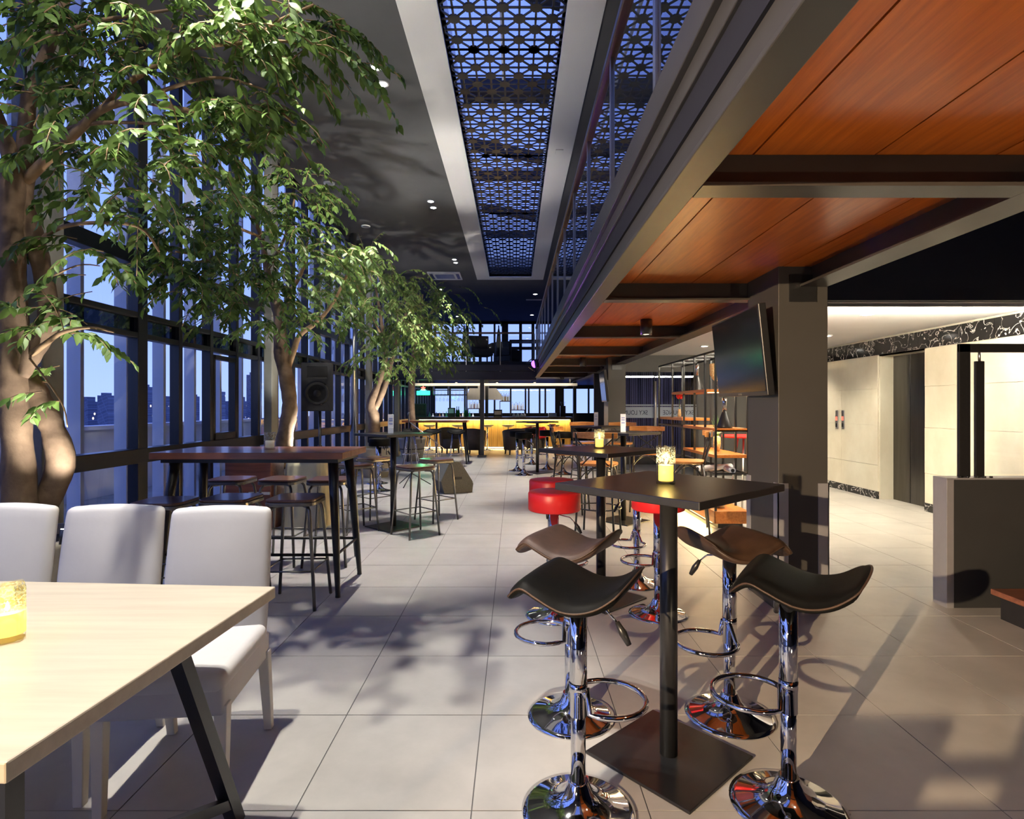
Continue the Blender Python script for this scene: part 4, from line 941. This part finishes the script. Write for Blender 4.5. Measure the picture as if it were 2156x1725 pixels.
# stools with pale legs behind the shelf
for i, (x, y) in enumerate(((2.95, 7.3),)):
    t = thing('tripod_table', 'small red topped table on pale splayed legs behind the metal shelf', 'table', (x, y, 0)); obj('tabletop', MB().cyl((0, 0, .98), (0, 0, 1.01), .28, n=24), M['red'], t)
    for a in (0, 2.1, 4.2): obj('leg', MB().cyl((.1*math.cos(a), .1*math.sin(a), .98), (.25*math.cos(a), .25*math.sin(a), 0), .012, n=8), M['steelb'], t)
# ================================================================== partition and stair on the right
p = thing('half_wall', 'charcoal half height partition with a metal edge beside the stair', 'partition', (2.94, 3.88, 0))
obj('panel', MB().box(.05, 2.6, 0, .12, 0, .875), M['part'], p, bevel=.003); obj('edge_profile', MB().box(0, .05, -.005, .125, 0, .88), M['guard'], p, bevel=.003)
obj('cap', MB().box(0, 2.6, -.005, .125, .875, .886), M['guard'], p)
g = thing('glass_gate_frame', 'black square tube frame holding a glass leaf above the half height partition', 'frame', (2.94, 3.94, .886))
def X_(px): return (px-CX)/F*3.94-2.94
obj('post', MB().box(X_(2017), X_(2041), -.012, .012, 0, .92), M['black'], g, bevel=.004)
obj('top_bar', MB().box(X_(2017), 2.3, -.012, .012, .86, .92), M['black'], g, bevel=.004)
obj('stile', MB().box(X_(2052), X_(2071), -.01, .01, .0, .80), M['black'], g, bevel=.004); obj('pivot', MB().cyl((X_(2062), 0, .80), (X_(2062), 0, .87), .008, n=8), M['steelb'], g)
obj('pane', MB().quad((X_(2071), 0, .02), (2.2, 0, .02), (2.2, 0, .76), (X_(2071), 0, .76)), M['glass'], g)
for px in (2010, 2025, 2046, 2060, 2074): obj('bolt', MB().cyl((X_(px), -.05, 0), (X_(px), -.05, .012), .010, n=8), M['black'], g)
st = thing('staircase', 'dark staircase with red brown wooden treads beside the half height partition', 'stairs', (3.12, 2.3, 0))
for i in range(8):
    obj('tread', MB().box(i*.27-.03, i*.27+.27, 0, 1.4, .19*(i+1)-.035, .19*(i+1)), M['woodt'], st, bevel=.004)
    obj('riser', MB().box(i*.27+.02, i*.27+.27, .02, 1.38, .0 if i == 0 else .19*i, .19*(i+1)-.035), M['blackmatte'], st)
# ================================================================== speaker, monitor, mic stand, cabinet
sp_ = thing('loudspeaker', 'tall black loudspeaker with a big round woofer on a tripod by the windows', 'speaker', (-2.78, 8.15, 1.31), math.radians(8))
obj('cabinet', MB().prism([(-.215, -.2), (.215, -.2), (.15, .2), (-.15, .2)], 0, .68), M['speaker'], sp_, bevel=.012)
obj('woofer', MB().lathe([(.165, 0), (.165, .012), (.15, .016), (.12, -.002), (.05, -.03+.03), (.04, .012), (.001, .02)], 32), M['blackmatte'], sp_, loc=(0, -.2, .25), rot=(PI/2, 0, 0))
obj('horn', MB().box(-.14, .14, -.206, -.2, .46, .62).box(-.13, .13, -.214, -.206, .47, .475), M['black'], sp_, bevel=.004); obj('badge', MB().cyl((.06, -.214, .1), (.06, -.2, .1), .014, n=12), M['chrome'], sp_)
obj('handle', MB().box(-.222, -.19, -.06, .06, .28, .4), M['blackmatte'], sp_)
tr = thing('speaker_stand', 'black tripod stand holding up the tall loudspeaker', 'stand', (-2.78, 8.15, 0))
obj('pole', MB().cyl((0, 0, .15), (0, 0, 1.31), .02, n=12), M['black'], tr); obj('collar', MB().cyl((0, 0, .75), (0, 0, .82), .03, n=12), M['black'], tr)
for a in (.5, 2.6, 4.7):
    l = obj('leg', MB().cyl((.02*math.cos(a), .02*math.sin(a), .78), (.5*math.cos(a), .5*math.sin(a), .012), .012, n=8), M['black'], tr); obj('rubber_foot', MB().cyl((.5*math.cos(a), .5*math.sin(a), 0), (.5*math.cos(a), .5*math.sin(a), .02), .018, n=8), M['blackmatte'], l)
    obj('brace', MB().cyl((.02*math.cos(a), .02*math.sin(a), .2), (.28*math.cos(a), .28*math.sin(a), .36), .008, n=6), M['black'], tr)
wd = thing('stage_monitor', 'grey carpeted wedge floor monitor tilted beside the aisle', 'monitor', (-1.0, 9.25, 0), math.radians(25))
obj('cabinet', MB().prism([(-.22, 0), (.25, 0), (.27, .14), (.04, .5), (-.12, .52), (-.28, .2)], -.24, .24, 'xz'), M['wedge'], wd, bevel=.012)
Mx = Matrix.Translation((.155, 0, .32)) @ Matrix.Rotation(math.radians(57.4), 4, 'Y')
obj('grille', MB().box(-.19, .19, -.21, .21, 0, .012, Mx), M['speaker'], wd)
obj('handle', MB().box(-.07, .07, -.247, -.24, .22, .26), M['blackmatte'], wd); obj('socket', MB().box(-.06, -.03, -.25, -.24, .08, .12), M['blackmatte'], wd)
ms_ = thing('mic_stand', 'thin boom microphone stand on folding legs beside the floor monitor', 'microphone stand', (W(866, 0, 9.9).x, 9.9, 0))
obj('pole', MB().cyl((0, 0, .2), (0, 0, .98), .009, n=8), M['gun'], ms_); bo = obj('boom', MB().cyl((-.02, 0, 1.10), (.62, -.1, .62), .007, n=8), M['steelb'], ms_); obj('clutch', MB().cyl((.0, -.03, .98), (0, .03, .98), .022, n=10), M['black'], ms_)
obj('microphone', MB().lathe([(.012, 0), (.016, .1), (.026, .13), (.026, .16), (.012, .18)], 10, (-.04, 0, 1.10)), M['gun'], ms_)
for a in (.3, 2.4, 4.5): obj('leg', MB().cyl((0, 0, .22), (.34*math.cos(a), .34*math.sin(a), .01), .009, n=6), M['black'], ms_)
cb_ = thing('dj_cabinet', 'red brown wooden cabinet behind the metal stools by the windows', 'cabinet', (-2.93, 6.3, 0))
obj('body', MB().box(-.27, .24, 0, .36, 0, .78), M['woodt'], cb_, bevel=.006); obj('shelf_board', MB().box(.0, .23, -.02, .0, .40, .43), M['whitewood'], cb_)
mx = thing('mixer', 'black sloped audio mixer lying on the red brown cabinet', 'mixer', (-2.78, 6.35, .78))
obj('body', MB().prism([(0, 0), (.32, 0), (.32, .11), (0, .04)], -.3, .08, 'yz'), M['black'], mx, bevel=.006)
for i in range(9):
    for j in range(4): obj('knob', MB().cyl((-.26+i*.037, .06+j*.06, .05+j*.013), (-.26+i*.037, .06+j*.06, .07+j*.013), .009, n=8), M['card'] if j == 0 else M['gun'], mx)
ct = thing('draped_table', 'small table covered to the floor in cream cloth behind the metal stools', 'table', (-2.37, 6.6, 0))
mb = MB(); n = 64; vs = []; fs = []
for j, (z, k, wv) in enumerate(((0.005, 1.12, 1), (.35, 1.06, .7), (.70, 1.0, .15), (.74, .97, 0), (.745, .9, 0))):
    for i in range(n):
        a = 2*PI*i/n; ca, sa = math.cos(a), math.sin(a); e = .35; r = k+.05*wv*math.sin(a*14)
        vs.append((.22*r*math.copysign(abs(ca)**e, ca), .22*r*math.copysign(abs(sa)**e, sa), z))
for j in range(4):
    for i in range(n): fs.append((j*n+i, j*n+(i+1) % n, (j+1)*n+(i+1) % n, (j+1)*n+i))
fs.append(tuple(4*n+i for i in range(n))); mb.add(vs, fs, True); obj('tablecloth', mb, M['cloth'], ct)
obj('frame', MB().box(-.19, .19, -.19, .19, .66, .735), M['black'], ct)
# stage light on the edge beam
sl = thing('stage_light', 'black barn door stage light clamped to the mezzanine edge beam', 'stage light', (W(1142, 0, 14.0).x-.08, 14.0, 2.42))
obj('body', MB().cyl((-.12, 0, 0), (.06, .08, .05), .11, n=16), M['black'], sl); obj('lens', MB().cyl((-.125, -.005, -.002), (-.12, 0, 0), .09, n=16), emis('purple_lens', (.35, .1, 1), 4), sl)
for k, (dx, dz, rx) in enumerate(((-.16, .14, .6), (-.16, -.14, -.6))): obj('barn_door', MB().box(-.12, .02, -.12, .12, -.006, .006, Matrix.Translation((dx, 0, dz)) @ Matrix.Rotation(-rx, 4, 'Y')), M['black'], sl)
obj('clamp', MB().box(.03, .10, -.03, .03, -.02, .2), M['black'], sl)
spot((.35, 7.6, 1.2), (.80, 5.9, 2.3), 60, 50, 1, (.42, .10, 1), .05)  # added purple wash on the plywood, set apart from the stage light
# ================================================================== lights on ceilings
for i, (x, y) in enumerate(SPOTS):
    r = thing('ceiling_spot', 'small round lit recessed spot, one of a pair in the charcoal ceiling', 'spotlight', (x, y, ZC-.012), 0, 'paired ceiling spots over the window side')
    obj('lens', MB().cyl((0, 0, 0), (0, 0, .012), .045, n=20), M['lamp'], r); obj('ring', MB().lathe([(.046, -.002), (.062, -.002), (.062, .012), (.046, .012)], 24, cap=False), M['white'], r)
for (px, py, lit) in ((693, 385, 0), (770, 476, 0), (946, 641, 1), (963, 666, 1), (928, 609, 1), (1127, 619, 1), (1120, 663, 1)):
    Y = F*(ZC-HC)/(HY-py); x = (px-CX)/F*Y
    r = thing('ceiling_downlight', ('small lit round downlight in the dark ceiling beyond the skylight' if lit else 'small unlit white ringed downlight in the charcoal ceiling near the windows'), 'downlight', (x, Y, ZC-.012), 0, 'far lit downlights' if lit else 'unlit downlights')
    obj('lens', MB().cyl((0, 0, 0), (0, 0, .012), .06, n=16), M['lamp'] if lit else M['guard'], r); obj('ring', MB().lathe([(.06, -.002), (.085, -.002), (.085, .012), (.06, .012)], 20, cap=False), M['white'], r)
ac = thing('ceiling_cassette', 'white square air conditioning cassette in the charcoal ceiling', 'air conditioner', (W(937, 0, 14.9).x, 14.95, ZC-.03))
obj('panel', MB().box(-.42, .42, -.42, .42, 0, .03), M['white'], ac, bevel=.008); obj('grille', MB().box(-.24, .24, -.24, .24, -.006, 0), M['guard'], ac)
for sx in (-1, 1): obj('louvre', MB().box(sx*.34-.04, sx*.34+.04, -.28, .28, -.005, 0), M['gun'], ac)
vn = obj('ceiling_vent', MB().box(-.25, .25, -.05, .05, 0, .02).box(-.23, .23, -.03, -.02, -.004, 0).box(-.23, .23, .0, .01, -.004, 0).box(-.23, .23, .03, .04, -.004, 0), M['white'], loc=(W(1124, 0, 18.3).x, 18.3, ZC-.02)); tag(vn, 'slim white slot vent in the ceiling beyond the skylight', 'vent')
for i, (x, y) in enumerate(((1.36, 1.2), (1.41, 6.1), (1.30, 10.8), (1.33, 15.9))):
    c = thing('cylinder_downlight', ['black cylinder downlight under the plywood near the camera end', 'black cylinder downlight under the plywood next to the television', 'black cylinder downlight under the plywood above the far wooden backed chairs', 'black cylinder downlight under the far end of the deck'][i], 'downlight', (x, y, ZW), 0)
    obj('housing', MB().lathe([(.062, 0), (.062, -.165), (.052, -.165), (.05, -.13), (.001, -.13)], 24), M['black'], c); obj('lens', MB().cyl((0, 0, -.155), (0, 0, -.14), .05, n=20), M['warml'], c)
    spot((x, y, ZW-.17), (x+.05, y, 0), 30 if i == 0 else 200, 95, .7, (1, .83, .6), .04)
for i, (x, y) in enumerate(((4.68, 5.85), (3.9, 6.3), (3.0, 7.2), (4.5, 8.2), (3.2, 9.6), (4.6, 10.2))):
    r = thing('lobby_downlight', 'small round lit downlight in the white lobby ceiling', 'downlight', (x, y, 2.388), 0, 'lobby downlights')
    obj('lens', MB().cyl((0, 0, 0), (0, 0, .012), .05, n=16), M['lamp'], r); obj('ring', MB().lathe([(.05, -.002), (.07, -.002), (.07, .012), (.05, .012)], 20, cap=False), M['white'], r)
    spot((x, y, 2.37), (x, y, 0), 125, 130, .6, (1, .88, .68), .04)

# added fill strip behind the bulkhead, invented to brighten the lobby ceiling
cv = thing('lobby_fill_strip', 'slim added fill strip behind the navy bulkhead brightening the lobby ceiling', 'fill light', (4.2, 5.62, 2.36))
obj('channel', MB().box(-1.7, 1.7, -.02, .02, 0, .03), M['guard'], cv)
area((4.2, 5.68, 2.27), (4.2, 8.2, 2.44), 3.4, .05, 100, (1, .9, .72))
# ================================================================== TREES (weeping figs in tubs)
def leaf_mat(name, c1, c2):
    m = bpy.data.materials.new(name); m.use_nodes = True; nt = m.node_tree; nt.nodes.clear(); L = nt.links.new
    o = nt.nodes.new('ShaderNodeOutputMaterial'); geo = nt.nodes.new('ShaderNodeNewGeometry')
    n = nt.nodes.new('ShaderNodeTexNoise'); n.inputs['Scale'].default_value = 9; L(geo.outputs['Position'], n.inputs['Vector'])
    r = nt.nodes.new('ShaderNodeValToRGB'); r.color_ramp.elements[0].position = .35; r.color_ramp.elements[1].position = .68
    r.color_ramp.elements[0].color = (*c1, 1); r.color_ramp.elements[1].color = (*c2, 1); L(n.outputs['Fac'], r.inputs[0])
    b = nt.nodes.new('ShaderNodeBsdfPrincipled'); b.inputs['Roughness'].default_value = .5; b.inputs['Specular IOR Level'].default_value = .3; L(r.outputs[0], b.inputs['Base Color'])
    t = nt.nodes.new('ShaderNodeBsdfTranslucent'); L(r.outputs[0], t.inputs[0])
    mx = nt.nodes.new('ShaderNodeMixShader'); mx.inputs[0].default_value = .25; L(b.outputs[0], mx.inputs[1]); L(t.outputs[0], mx.inputs[2]); L(mx.outputs[0], o.inputs[0]); return m
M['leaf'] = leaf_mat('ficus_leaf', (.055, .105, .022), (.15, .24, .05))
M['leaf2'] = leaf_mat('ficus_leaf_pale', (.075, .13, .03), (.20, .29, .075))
LV = np.array([(0, 0, 0), (.20, .33, .05), (.17, .66, .04), (0, 1, -.10), (-.17, .66, .04), (-.20, .33, .05), (0, .33, 0), (0, .66, -.02)])
LF = [(0, 1, 6), (1, 2, 7, 6), (2, 3, 7), (0, 6, 5), (6, 7, 4, 5), (7, 3, 4)]
def leaf_me(m):
    me = MB().add(LV, LF, True).mesh('leaf'); me.materials.append(m); return me
def tree(name_label, base, trunks, branches, clusters, m, leaf_len, seed, pot_r, pot_h, nparts, twig_len=.42, per=14, droop=.16):
    rnd = random.Random(seed)
    t = thing('ficus_tree', name_label, 'tree', base)
    B = Vector(base)
    for tr_ in trunks:
        P = [W(a, b, Y)-B for (a, b, Y, r) in tr_]; R = [r for *_, r in tr_]
        # smooth interpolation
        PP, RR = [], []
        for i in range(len(P)-1):
            p0 = P[max(0, i-1)]; p1 = P[i]; p2 = P[i+1]; p3 = P[min(len(P)-1, i+2)]
            for k in range(5):
                u = k/5; q = .5*((2*p1)+(p2-p0)*u+(2*p0-5*p1+4*p2-p3)*u*u+(3*p1-p0-3*p2+p3)*u**3)
                PP.append(q); RR.append((R[i]*(1-u)+R[i+1]*u)*rnd.uniform(.93, 1.07))
        PP.append(P[-1]); RR.append(R[-1]); obj('trunk', MB().tube(PP, RR, 14), M['bark'], t)
    for br in branches:
        P = [W(a, b, Y)-B for (a, b, Y) in br[0]]; n = len(P); PP = []; RR = []
        for i in range(n-1):
            p0 = P[max(0, i-1)]; p1 = P[i]; p2 = P[i+1]; p3 = P[min(n-1, i+2)]
            for k in range(4):
                u = k/4; PP.append(.5*((2*p1)+(p2-p0)*u+(2*p0-5*p1+4*p2-p3)*u*u+(3*p1-p0-3*p2+p3)*u**3)); RR.append(br[1]+(br[2]-br[1])*(i+u)/(n-1))
        PP.append(P[-1]); RR.append(br[2]); obj('branch', MB().tube(PP, RR, 8), M['twig'], t)
    leaves = []; tw = MB()
    ctr = W(sum(c[0] for c in clusters)/len(clusters), sum(c[1] for c in clusters)/len(clusters), base[1])
    for (px, py, Y, sp, k) in clusters:
        Y = min(Y, 3.0*F/(CX-px)-abs(rnd.gauss(0, .25))) if px < CX-250 else Y
        C = W(px, py, Y)
        for q in range(int(k)):
            p = C+Vector((rnd.gauss(0, sp), rnd.gauss(0, sp), rnd.gauss(0, sp*.6)))
            if p.z > ZC-.12: p.z = ZC-.12-rnd.uniform(0, .2)
            if p.x < XL+.25: p.x = XL+.25
            out = (p-ctr); out.z = 0; out = out.normalized() if out.length > .01 else Vector((1, 0, 0))
            d = (out*rnd.uniform(.2, 1)+Vector((rnd.gauss(0, .6), rnd.gauss(0, .6), rnd.uniform(-.1, .35)))).normalized()
            L_ = twig_len*rnd.uniform(.6, 1.25); st = L_/per*1.0; pts = [p.copy()]
            for i in range(per):
                d = (d+Vector((rnd.gauss(0, .06), rnd.gauss(0, .06), -droop))).normalized(); p = p+d*st
                if p.z > ZC-.06: break
                if p.x < XL+.12: break
                pts.append(p.copy())
                for s_ in (1, -1):
                    if rnd.random() < .18: continue
                    side = d.cross(Vector((0, 0, 1)))
                    side = side.normalized() if side.length > .05 else Vector((rnd.gauss(0, 1), rnd.gauss(0, 1), 0)).normalized()
                    ld = (d*.55+side*s_*rnd.uniform(.35, .9)+Vector((rnd.gauss(0, .2), rnd.gauss(0, .2), -rnd.uniform(.15, .75)))).normalized()
                    nn = Vector((rnd.gauss(0, .55), rnd.gauss(0, .55), 1)); xa = ld.cross(nn).normalized(); za = xa.cross(ld)
                    ll = leaf_len*rnd.uniform(.65, 1.2)
                    leaves.append((p-B, xa*ll, ld*ll, za*ll))
            if len(pts) > 2: tw.tube([x-B for x in pts[::3]+[pts[-1]]], [.0035]*len(pts[::3])+[.0015], 3, cap=False)
    # nearest leaves as single pieces, the rest as one mass
    def key(l):
        w_ = l[0]+B; u = (w_.x/w_.y)*F+CX; v = HY-((w_.z-HC)/w_.y)*F
        return w_.y+(100 if not (0 < u < 2156 and 0 < v < 1725) else 0)
    leaves.sort(key=key); lm = leaf_me(m)
    for (p, a, b, c) in leaves[:nparts]:
        o = link('leaf', lm, m, t); Mx = Matrix((a, b, c)).transposed().to_4x4(); Mx.translation = p; o.matrix_basis = Mx
    rest = leaves[nparts:]
    A = np.array([[tuple(a), tuple(b), tuple(c)] for (p, a, b, c) in rest]); Pn = np.array([tuple(p) for (p, *_) in rest])
    V = (np.einsum('vk,lkd->lvd', LV, A)+Pn[:, None, :]).reshape(-1, 3)
    me = bpy.data.meshes.new('foliage'); nl = len(rest)
    me.from_pydata(V.tolist(), [], [tuple(i+8*k for i in f) for k in range(nl) for f in LF]); me.polygons.foreach_set('use_smooth', [True]*len(me.polygons)); me.update()
    o = link('foliage', me, m, t); o['kind'] = 'stuff'
    o = obj('twigs', tw, M['twig'], t); o['kind'] = 'stuff'
    return t, len(leaves)
def planter(lab, loc, r, h):
    p = thing('planter', lab, 'planter', loc)
    obj('pot', MB().lathe([(r*.72, 0), (r*.85, h*.3), (r, h*.9), (r*1.03, h*.93), (r*1.03, h), (r*.93, h), (r*.92, h*.86)], 40), M['pot'], p)
    obj('soil', MB().cyl((0, 0, h*.5), (0, 0, h*.90), r*.91, n=32), M['soil'], p); return p
Y1 = 3.3
P1 = W(62, 0, Y1)
planter('big round beige planter behind the white dining chairs', (P1.x, Y1+.05, 0), .34, .62)
cl1 = []
for (x, y) in ((60, 110), (150, 50), (230, 30), (320, 50), (420, 30), (500, 40), (590, 50), (650, 60), (20, 30), (95, 190), (60, 250), (30, 200), (190, 150), (280, 110), (360, 120), (450, 120), (540, 100), (610, 110),
               (670, 100), (230, 215), (310, 215), (390, 220), (450, 240), (520, 225), (575, 230), (140, 300), (220, 320), (290, 310), (350, 300), (410, 330), (330, 350), (450, 290), (110, 20), (170, 100), (270, 60), (380, 70), (480, 80)):
    cl1.append((x, y, Y1-.15+random.uniform(-.45, .45), .10, 7))
for (x, y, k) in ((180, 420, 3), (290, 470, 4), (160, 500, 3), (210, 530, 3), (180, 590, 2), (20, 650, 3), (120, 690, 4), (180, 690, 4), (110, 780, 3), (130, 830, 2), (70, 360, 3), (270, 400, 4), (720, 60, 2), (600, 250, 2)):
    cl1.append((x, y, Y1-.1+random.uniform(-.2, .2), .05, k))
trA = [(42, 1090, 3.3, .088), (38, 950, 3.3, .078), (26, 820, 3.3, .072), (30, 720, 3.28, .068), (28, 600, 3.25, .062), (25, 480, 3.25, .06), (28, 380, 3.22, .058), (20, 320, 3.2, .04), (-15, 220, 3.15, .03)]
trB = [(75, 1095, 3.42, .075), (110, 1030, 3.42, .072), (128, 970, 3.42, .072), (112, 905, 3.42, .062), (88, 850, 3.42, .06), (60, 800, 3.42, .06), (15, 760, 3.45, .05), (-40, 690, 3.5, .045)]
trC = [(40, 790, 3.3, .05), (75, 725, 3.33, .06), (102, 670, 3.35, .055), (95, 600, 3.35, .05), (72, 500, 3.32, .05), (48, 420, 3.28, .05), (55, 340, 3.25, .05), (62, 200, 3.2, .035), (105, 95, 3.15, .028), (138, 0, 3.1, .022), (160, -120, 3.05, .015)]
br1 = [([(75, 525, 3.32), (110, 487, 3.28), (180, 470, 3.25), (290, 477, 3.2), (335, 530, 3.2)], .016, .006),
       ([(55, 380, 3.25), (110, 325, 3.2), (170, 270, 3.15), (215, 230, 3.1), (290, 212, 3.05), (370, 228, 3.0), (450, 238, 3.0), (560, 222, 2.95), (620, 260, 2.95)], .03, .006),
       ([(110, 285, 3.2), (180, 262, 3.15), (260, 258, 3.1), (350, 262, 3.05)], .016, .006),
       ([(215, 230, 3.12), (270, 175, 3.1), (335, 135, 3.05), (390, 105, 3.0), (450, 95, 2.95), (540, 85, 2.9), (575, 50, 2.9), (660, 10, 2.9)], .018, .006),
       ([(540, 85, 2.9), (620, 90, 2.9), (690, 120, 2.9)], .008, .004), ([(290, 212, 3.05), (360, 185, 3.05), (420, 168, 3.0), (480, 165, 3.0), (560, 190, 3.0)], .013, .005),
       ([(60, 750, 3.3), (95, 725, 3.25), (132, 700, 3.2), (190, 690, 3.2), (240, 700, 3.2)], .02, .004), ([(55, 745, 3.3), (90, 790, 3.22), (112, 820, 3.2), (135, 860, 3.2), (142, 900, 3.2)], .006, .003),
       ([(105, 95, 3.15), (180, 50, 3.1), (300, 30, 3.1), (420, 10, 3.0)], .014, .005), ([(20, 650, 3.3), (80, 600, 3.2), (160, 560, 3.15), (210, 560, 3.15)], .008, .003)]
tree('double trunked weeping fig with wide drooping crown behind the white dining chairs', (P1.x, Y1, .55), [trA, trB, trC], br1, cl1, M['leaf'], .078, 3, .4, .6, 300, .36, 12, .105)
Y2 = 7.0; P2 = W(590, 0, Y2)
planter('round beige planter under the middle tree by the draped table', (P2.x, Y2, 0), .31, .6)
cl2 = []
for (x, y) in ((340, 470), (400, 440), (470, 410), (540, 390), (610, 370), (670, 420), (420, 500), (350, 540), (490, 490), (560, 470), (630, 460), (690, 500), (450, 560), (520, 550), (590, 540), (660, 540), (480, 620), (540, 600), (610, 610), (680, 610),
               (550, 670), (640, 670), (700, 660), (720, 570), (420, 600), (370, 590), (640, 390), (580, 430), (510, 440), (450, 470), (740, 530), (620, 560), (500, 580)):
    cl2.append((x, y, Y2+random.uniform(-1.0, .8), .14, 10))
tr2 = [(592, 985, Y2, .11), (600, 920, Y2, .095), (610, 860, Y2, .088), (604, 800, Y2, .09), (592, 740, Y2, .085), (588, 670, Y2, .07), (574, 620, Y2, .055), (562, 570, Y2, .04), (550, 500, Y2-.1, .03), (520, 430, Y2-.6, .02)]
br2 = [([(602, 785, Y2), (618, 740, Y2), (632, 705, Y2), (665, 680, Y2), (700, 640, Y2), (730, 580, Y2)], .045, .015), ([(588, 680, Y2), (610, 620, Y2), (640, 560, Y2), (650, 480, Y2)], .04, .012),
       ([(575, 625, Y2), (540, 600, Y2-.4), (480, 570, Y2-1.0), (420, 540, Y2-1.7), (370, 530, Y2-2.1)], .025, .008), ([(562, 570, Y2), (600, 500, Y2), (620, 420, Y2)], .025, .01), ([(550, 500, Y2-.1), (470, 470, Y2-1.2), (380, 460, Y2-1.9)], .02, .008)]
tree('single trunked weeping fig with a dense hanging crown beside the loudspeaker', (P2.x, Y2, .5), [tr2], br2, cl2, M['leaf'], .092, 5, .4, .6, 300, .50, 12, .10)
Y3 = 11.2; P3 = W(790, 0, Y3)
planter('round beige planter under the pale lit tree', (P3.x, Y3, 0), .34, .58)
cl3 = []
for (x, y) in ((720, 540), (760, 530), (800, 545), (850, 580), (700, 580), (750, 590), (800, 600), (850, 620), (780, 640), (830, 650), (880, 670), (915, 690), (935, 720), (870, 715), (820, 710), (780, 690), (800, 750), (850, 755), (890, 745), (925, 715), (760, 650), (740, 620), (860, 690), (900, 730), (840, 690)):
    cl3.append((x, y, Y3+random.uniform(-.8, .7), .15, 13))
tr3 = [(788, 920, Y3, .12), (788, 880, Y3, .105), (782, 850, Y3, .10), (795, 815, Y3, .07), (806, 780, Y3, .06), (812, 740, Y3, .045), (800, 660, Y3, .03), (790, 600, Y3, .02)]
tr3b = [(786, 868, Y3, .06), (800, 840, Y3, .06), (815, 800, Y3, .055), (822, 770, Y3, .05), (840, 700, Y3, .035), (860, 650, Y3, .02)]
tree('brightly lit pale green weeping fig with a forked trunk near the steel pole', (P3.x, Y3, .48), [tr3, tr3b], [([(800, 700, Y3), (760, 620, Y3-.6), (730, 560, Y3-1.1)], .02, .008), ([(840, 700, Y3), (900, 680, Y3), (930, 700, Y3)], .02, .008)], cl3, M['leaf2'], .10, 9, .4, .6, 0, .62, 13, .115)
Y4 = 14.6; P4 = W(868, 0, Y4)
planter('round beige planter beside the brown bar table, nearest the bar', (P4.x, Y4, 0), .34, .58)
cl4 = [(x, y, Y4+random.uniform(-.6, .6), .2, 7) for (x, y) in ((880, 590), (900, 610), (930, 630), (950, 650), (970, 655), (890, 640), (940, 610), (860, 570), (840, 540), (900, 660))]
tree('shadowed weeping fig reaching over the front of the mezzanine', (P4.x, Y4, .48), [[(868, 905, Y4, .10), (866, 840, Y4, .09), (870, 760, Y4, .07), (880, 690, Y4, .05), (890, 620, Y4, .02)]], [([(880, 690, Y4), (920, 650, Y4), (960, 650, Y4)], .02, .008)], cl4, M['leaf'], .10, 12, .4, .6, 0, .7, 12, .15)
# uplights in the planters
UP = [(W(150, 0, 3.15).x, 3.12, .66, W(170, 640, 3.3), 150, 100), (P2.x+.30, 7.1, .63, W(600, 500, Y2), 200, 90), (P3.x+.30, 10.85, .62, W(830, 620, Y3), 260, 85), (P4.x+.28, 14.3, .62, W(900, 640, Y4), 60, 85)]
UL = ['beside the double trunked tree', 'at the foot of the middle tree', 'at the foot of the pale lit tree', 'at the foot of the shadowed tree']
for i, (x, y, z, aim, pw, an) in enumerate(UP):
    u = thing('uplight', 'small black garden uplight '+UL[i], 'uplight', (x, y, z-.1)); d = (Vector(aim)-Vector((x, y, z))).normalized()
    obj('housing', MB().cyl(-d*.02+Vector((0, 0, .08)), d*.06+Vector((0, 0, .08)), .035, n=14), M['black'], u); obj('lens', MB().cyl(d*.055+Vector((0, 0, .08)), d*.063+Vector((0, 0, .08)), .03, n=14), M['lamp'], u)
    obj('stake', MB().cyl((0, 0, -.06), (0, 0, .07), .008, n=8), M['black'], u)
    spot(Vector((x, y, z-.02))+d*.07, aim, pw, an, .6, (1, .96, .88), .03)
spot((P2.x+.42, 7.25, .75), (-.75, 8.3, 4.8), 420, 42, .7, (1, .96, .88), .03)
spot((P1.x+.55, 3.75, .75), (-.85, 5.4, 4.8), 260, 48, .7, (1, .96, .88), .03)
# added crown fill lights without fixtures, brightening the leaves from the room side
for (x, y, aim, pw) in ((-.9, 1.2, W(300, 200, 3.2), 210), (-1.3, 5.0, W(560, 520, 7.0), 340), (-1.3, 8.6, W(800, 600, 11.0), 330)):
    spot((x, y, 4.7), aim, pw, 66, .8, (1, .96, .86), .04)
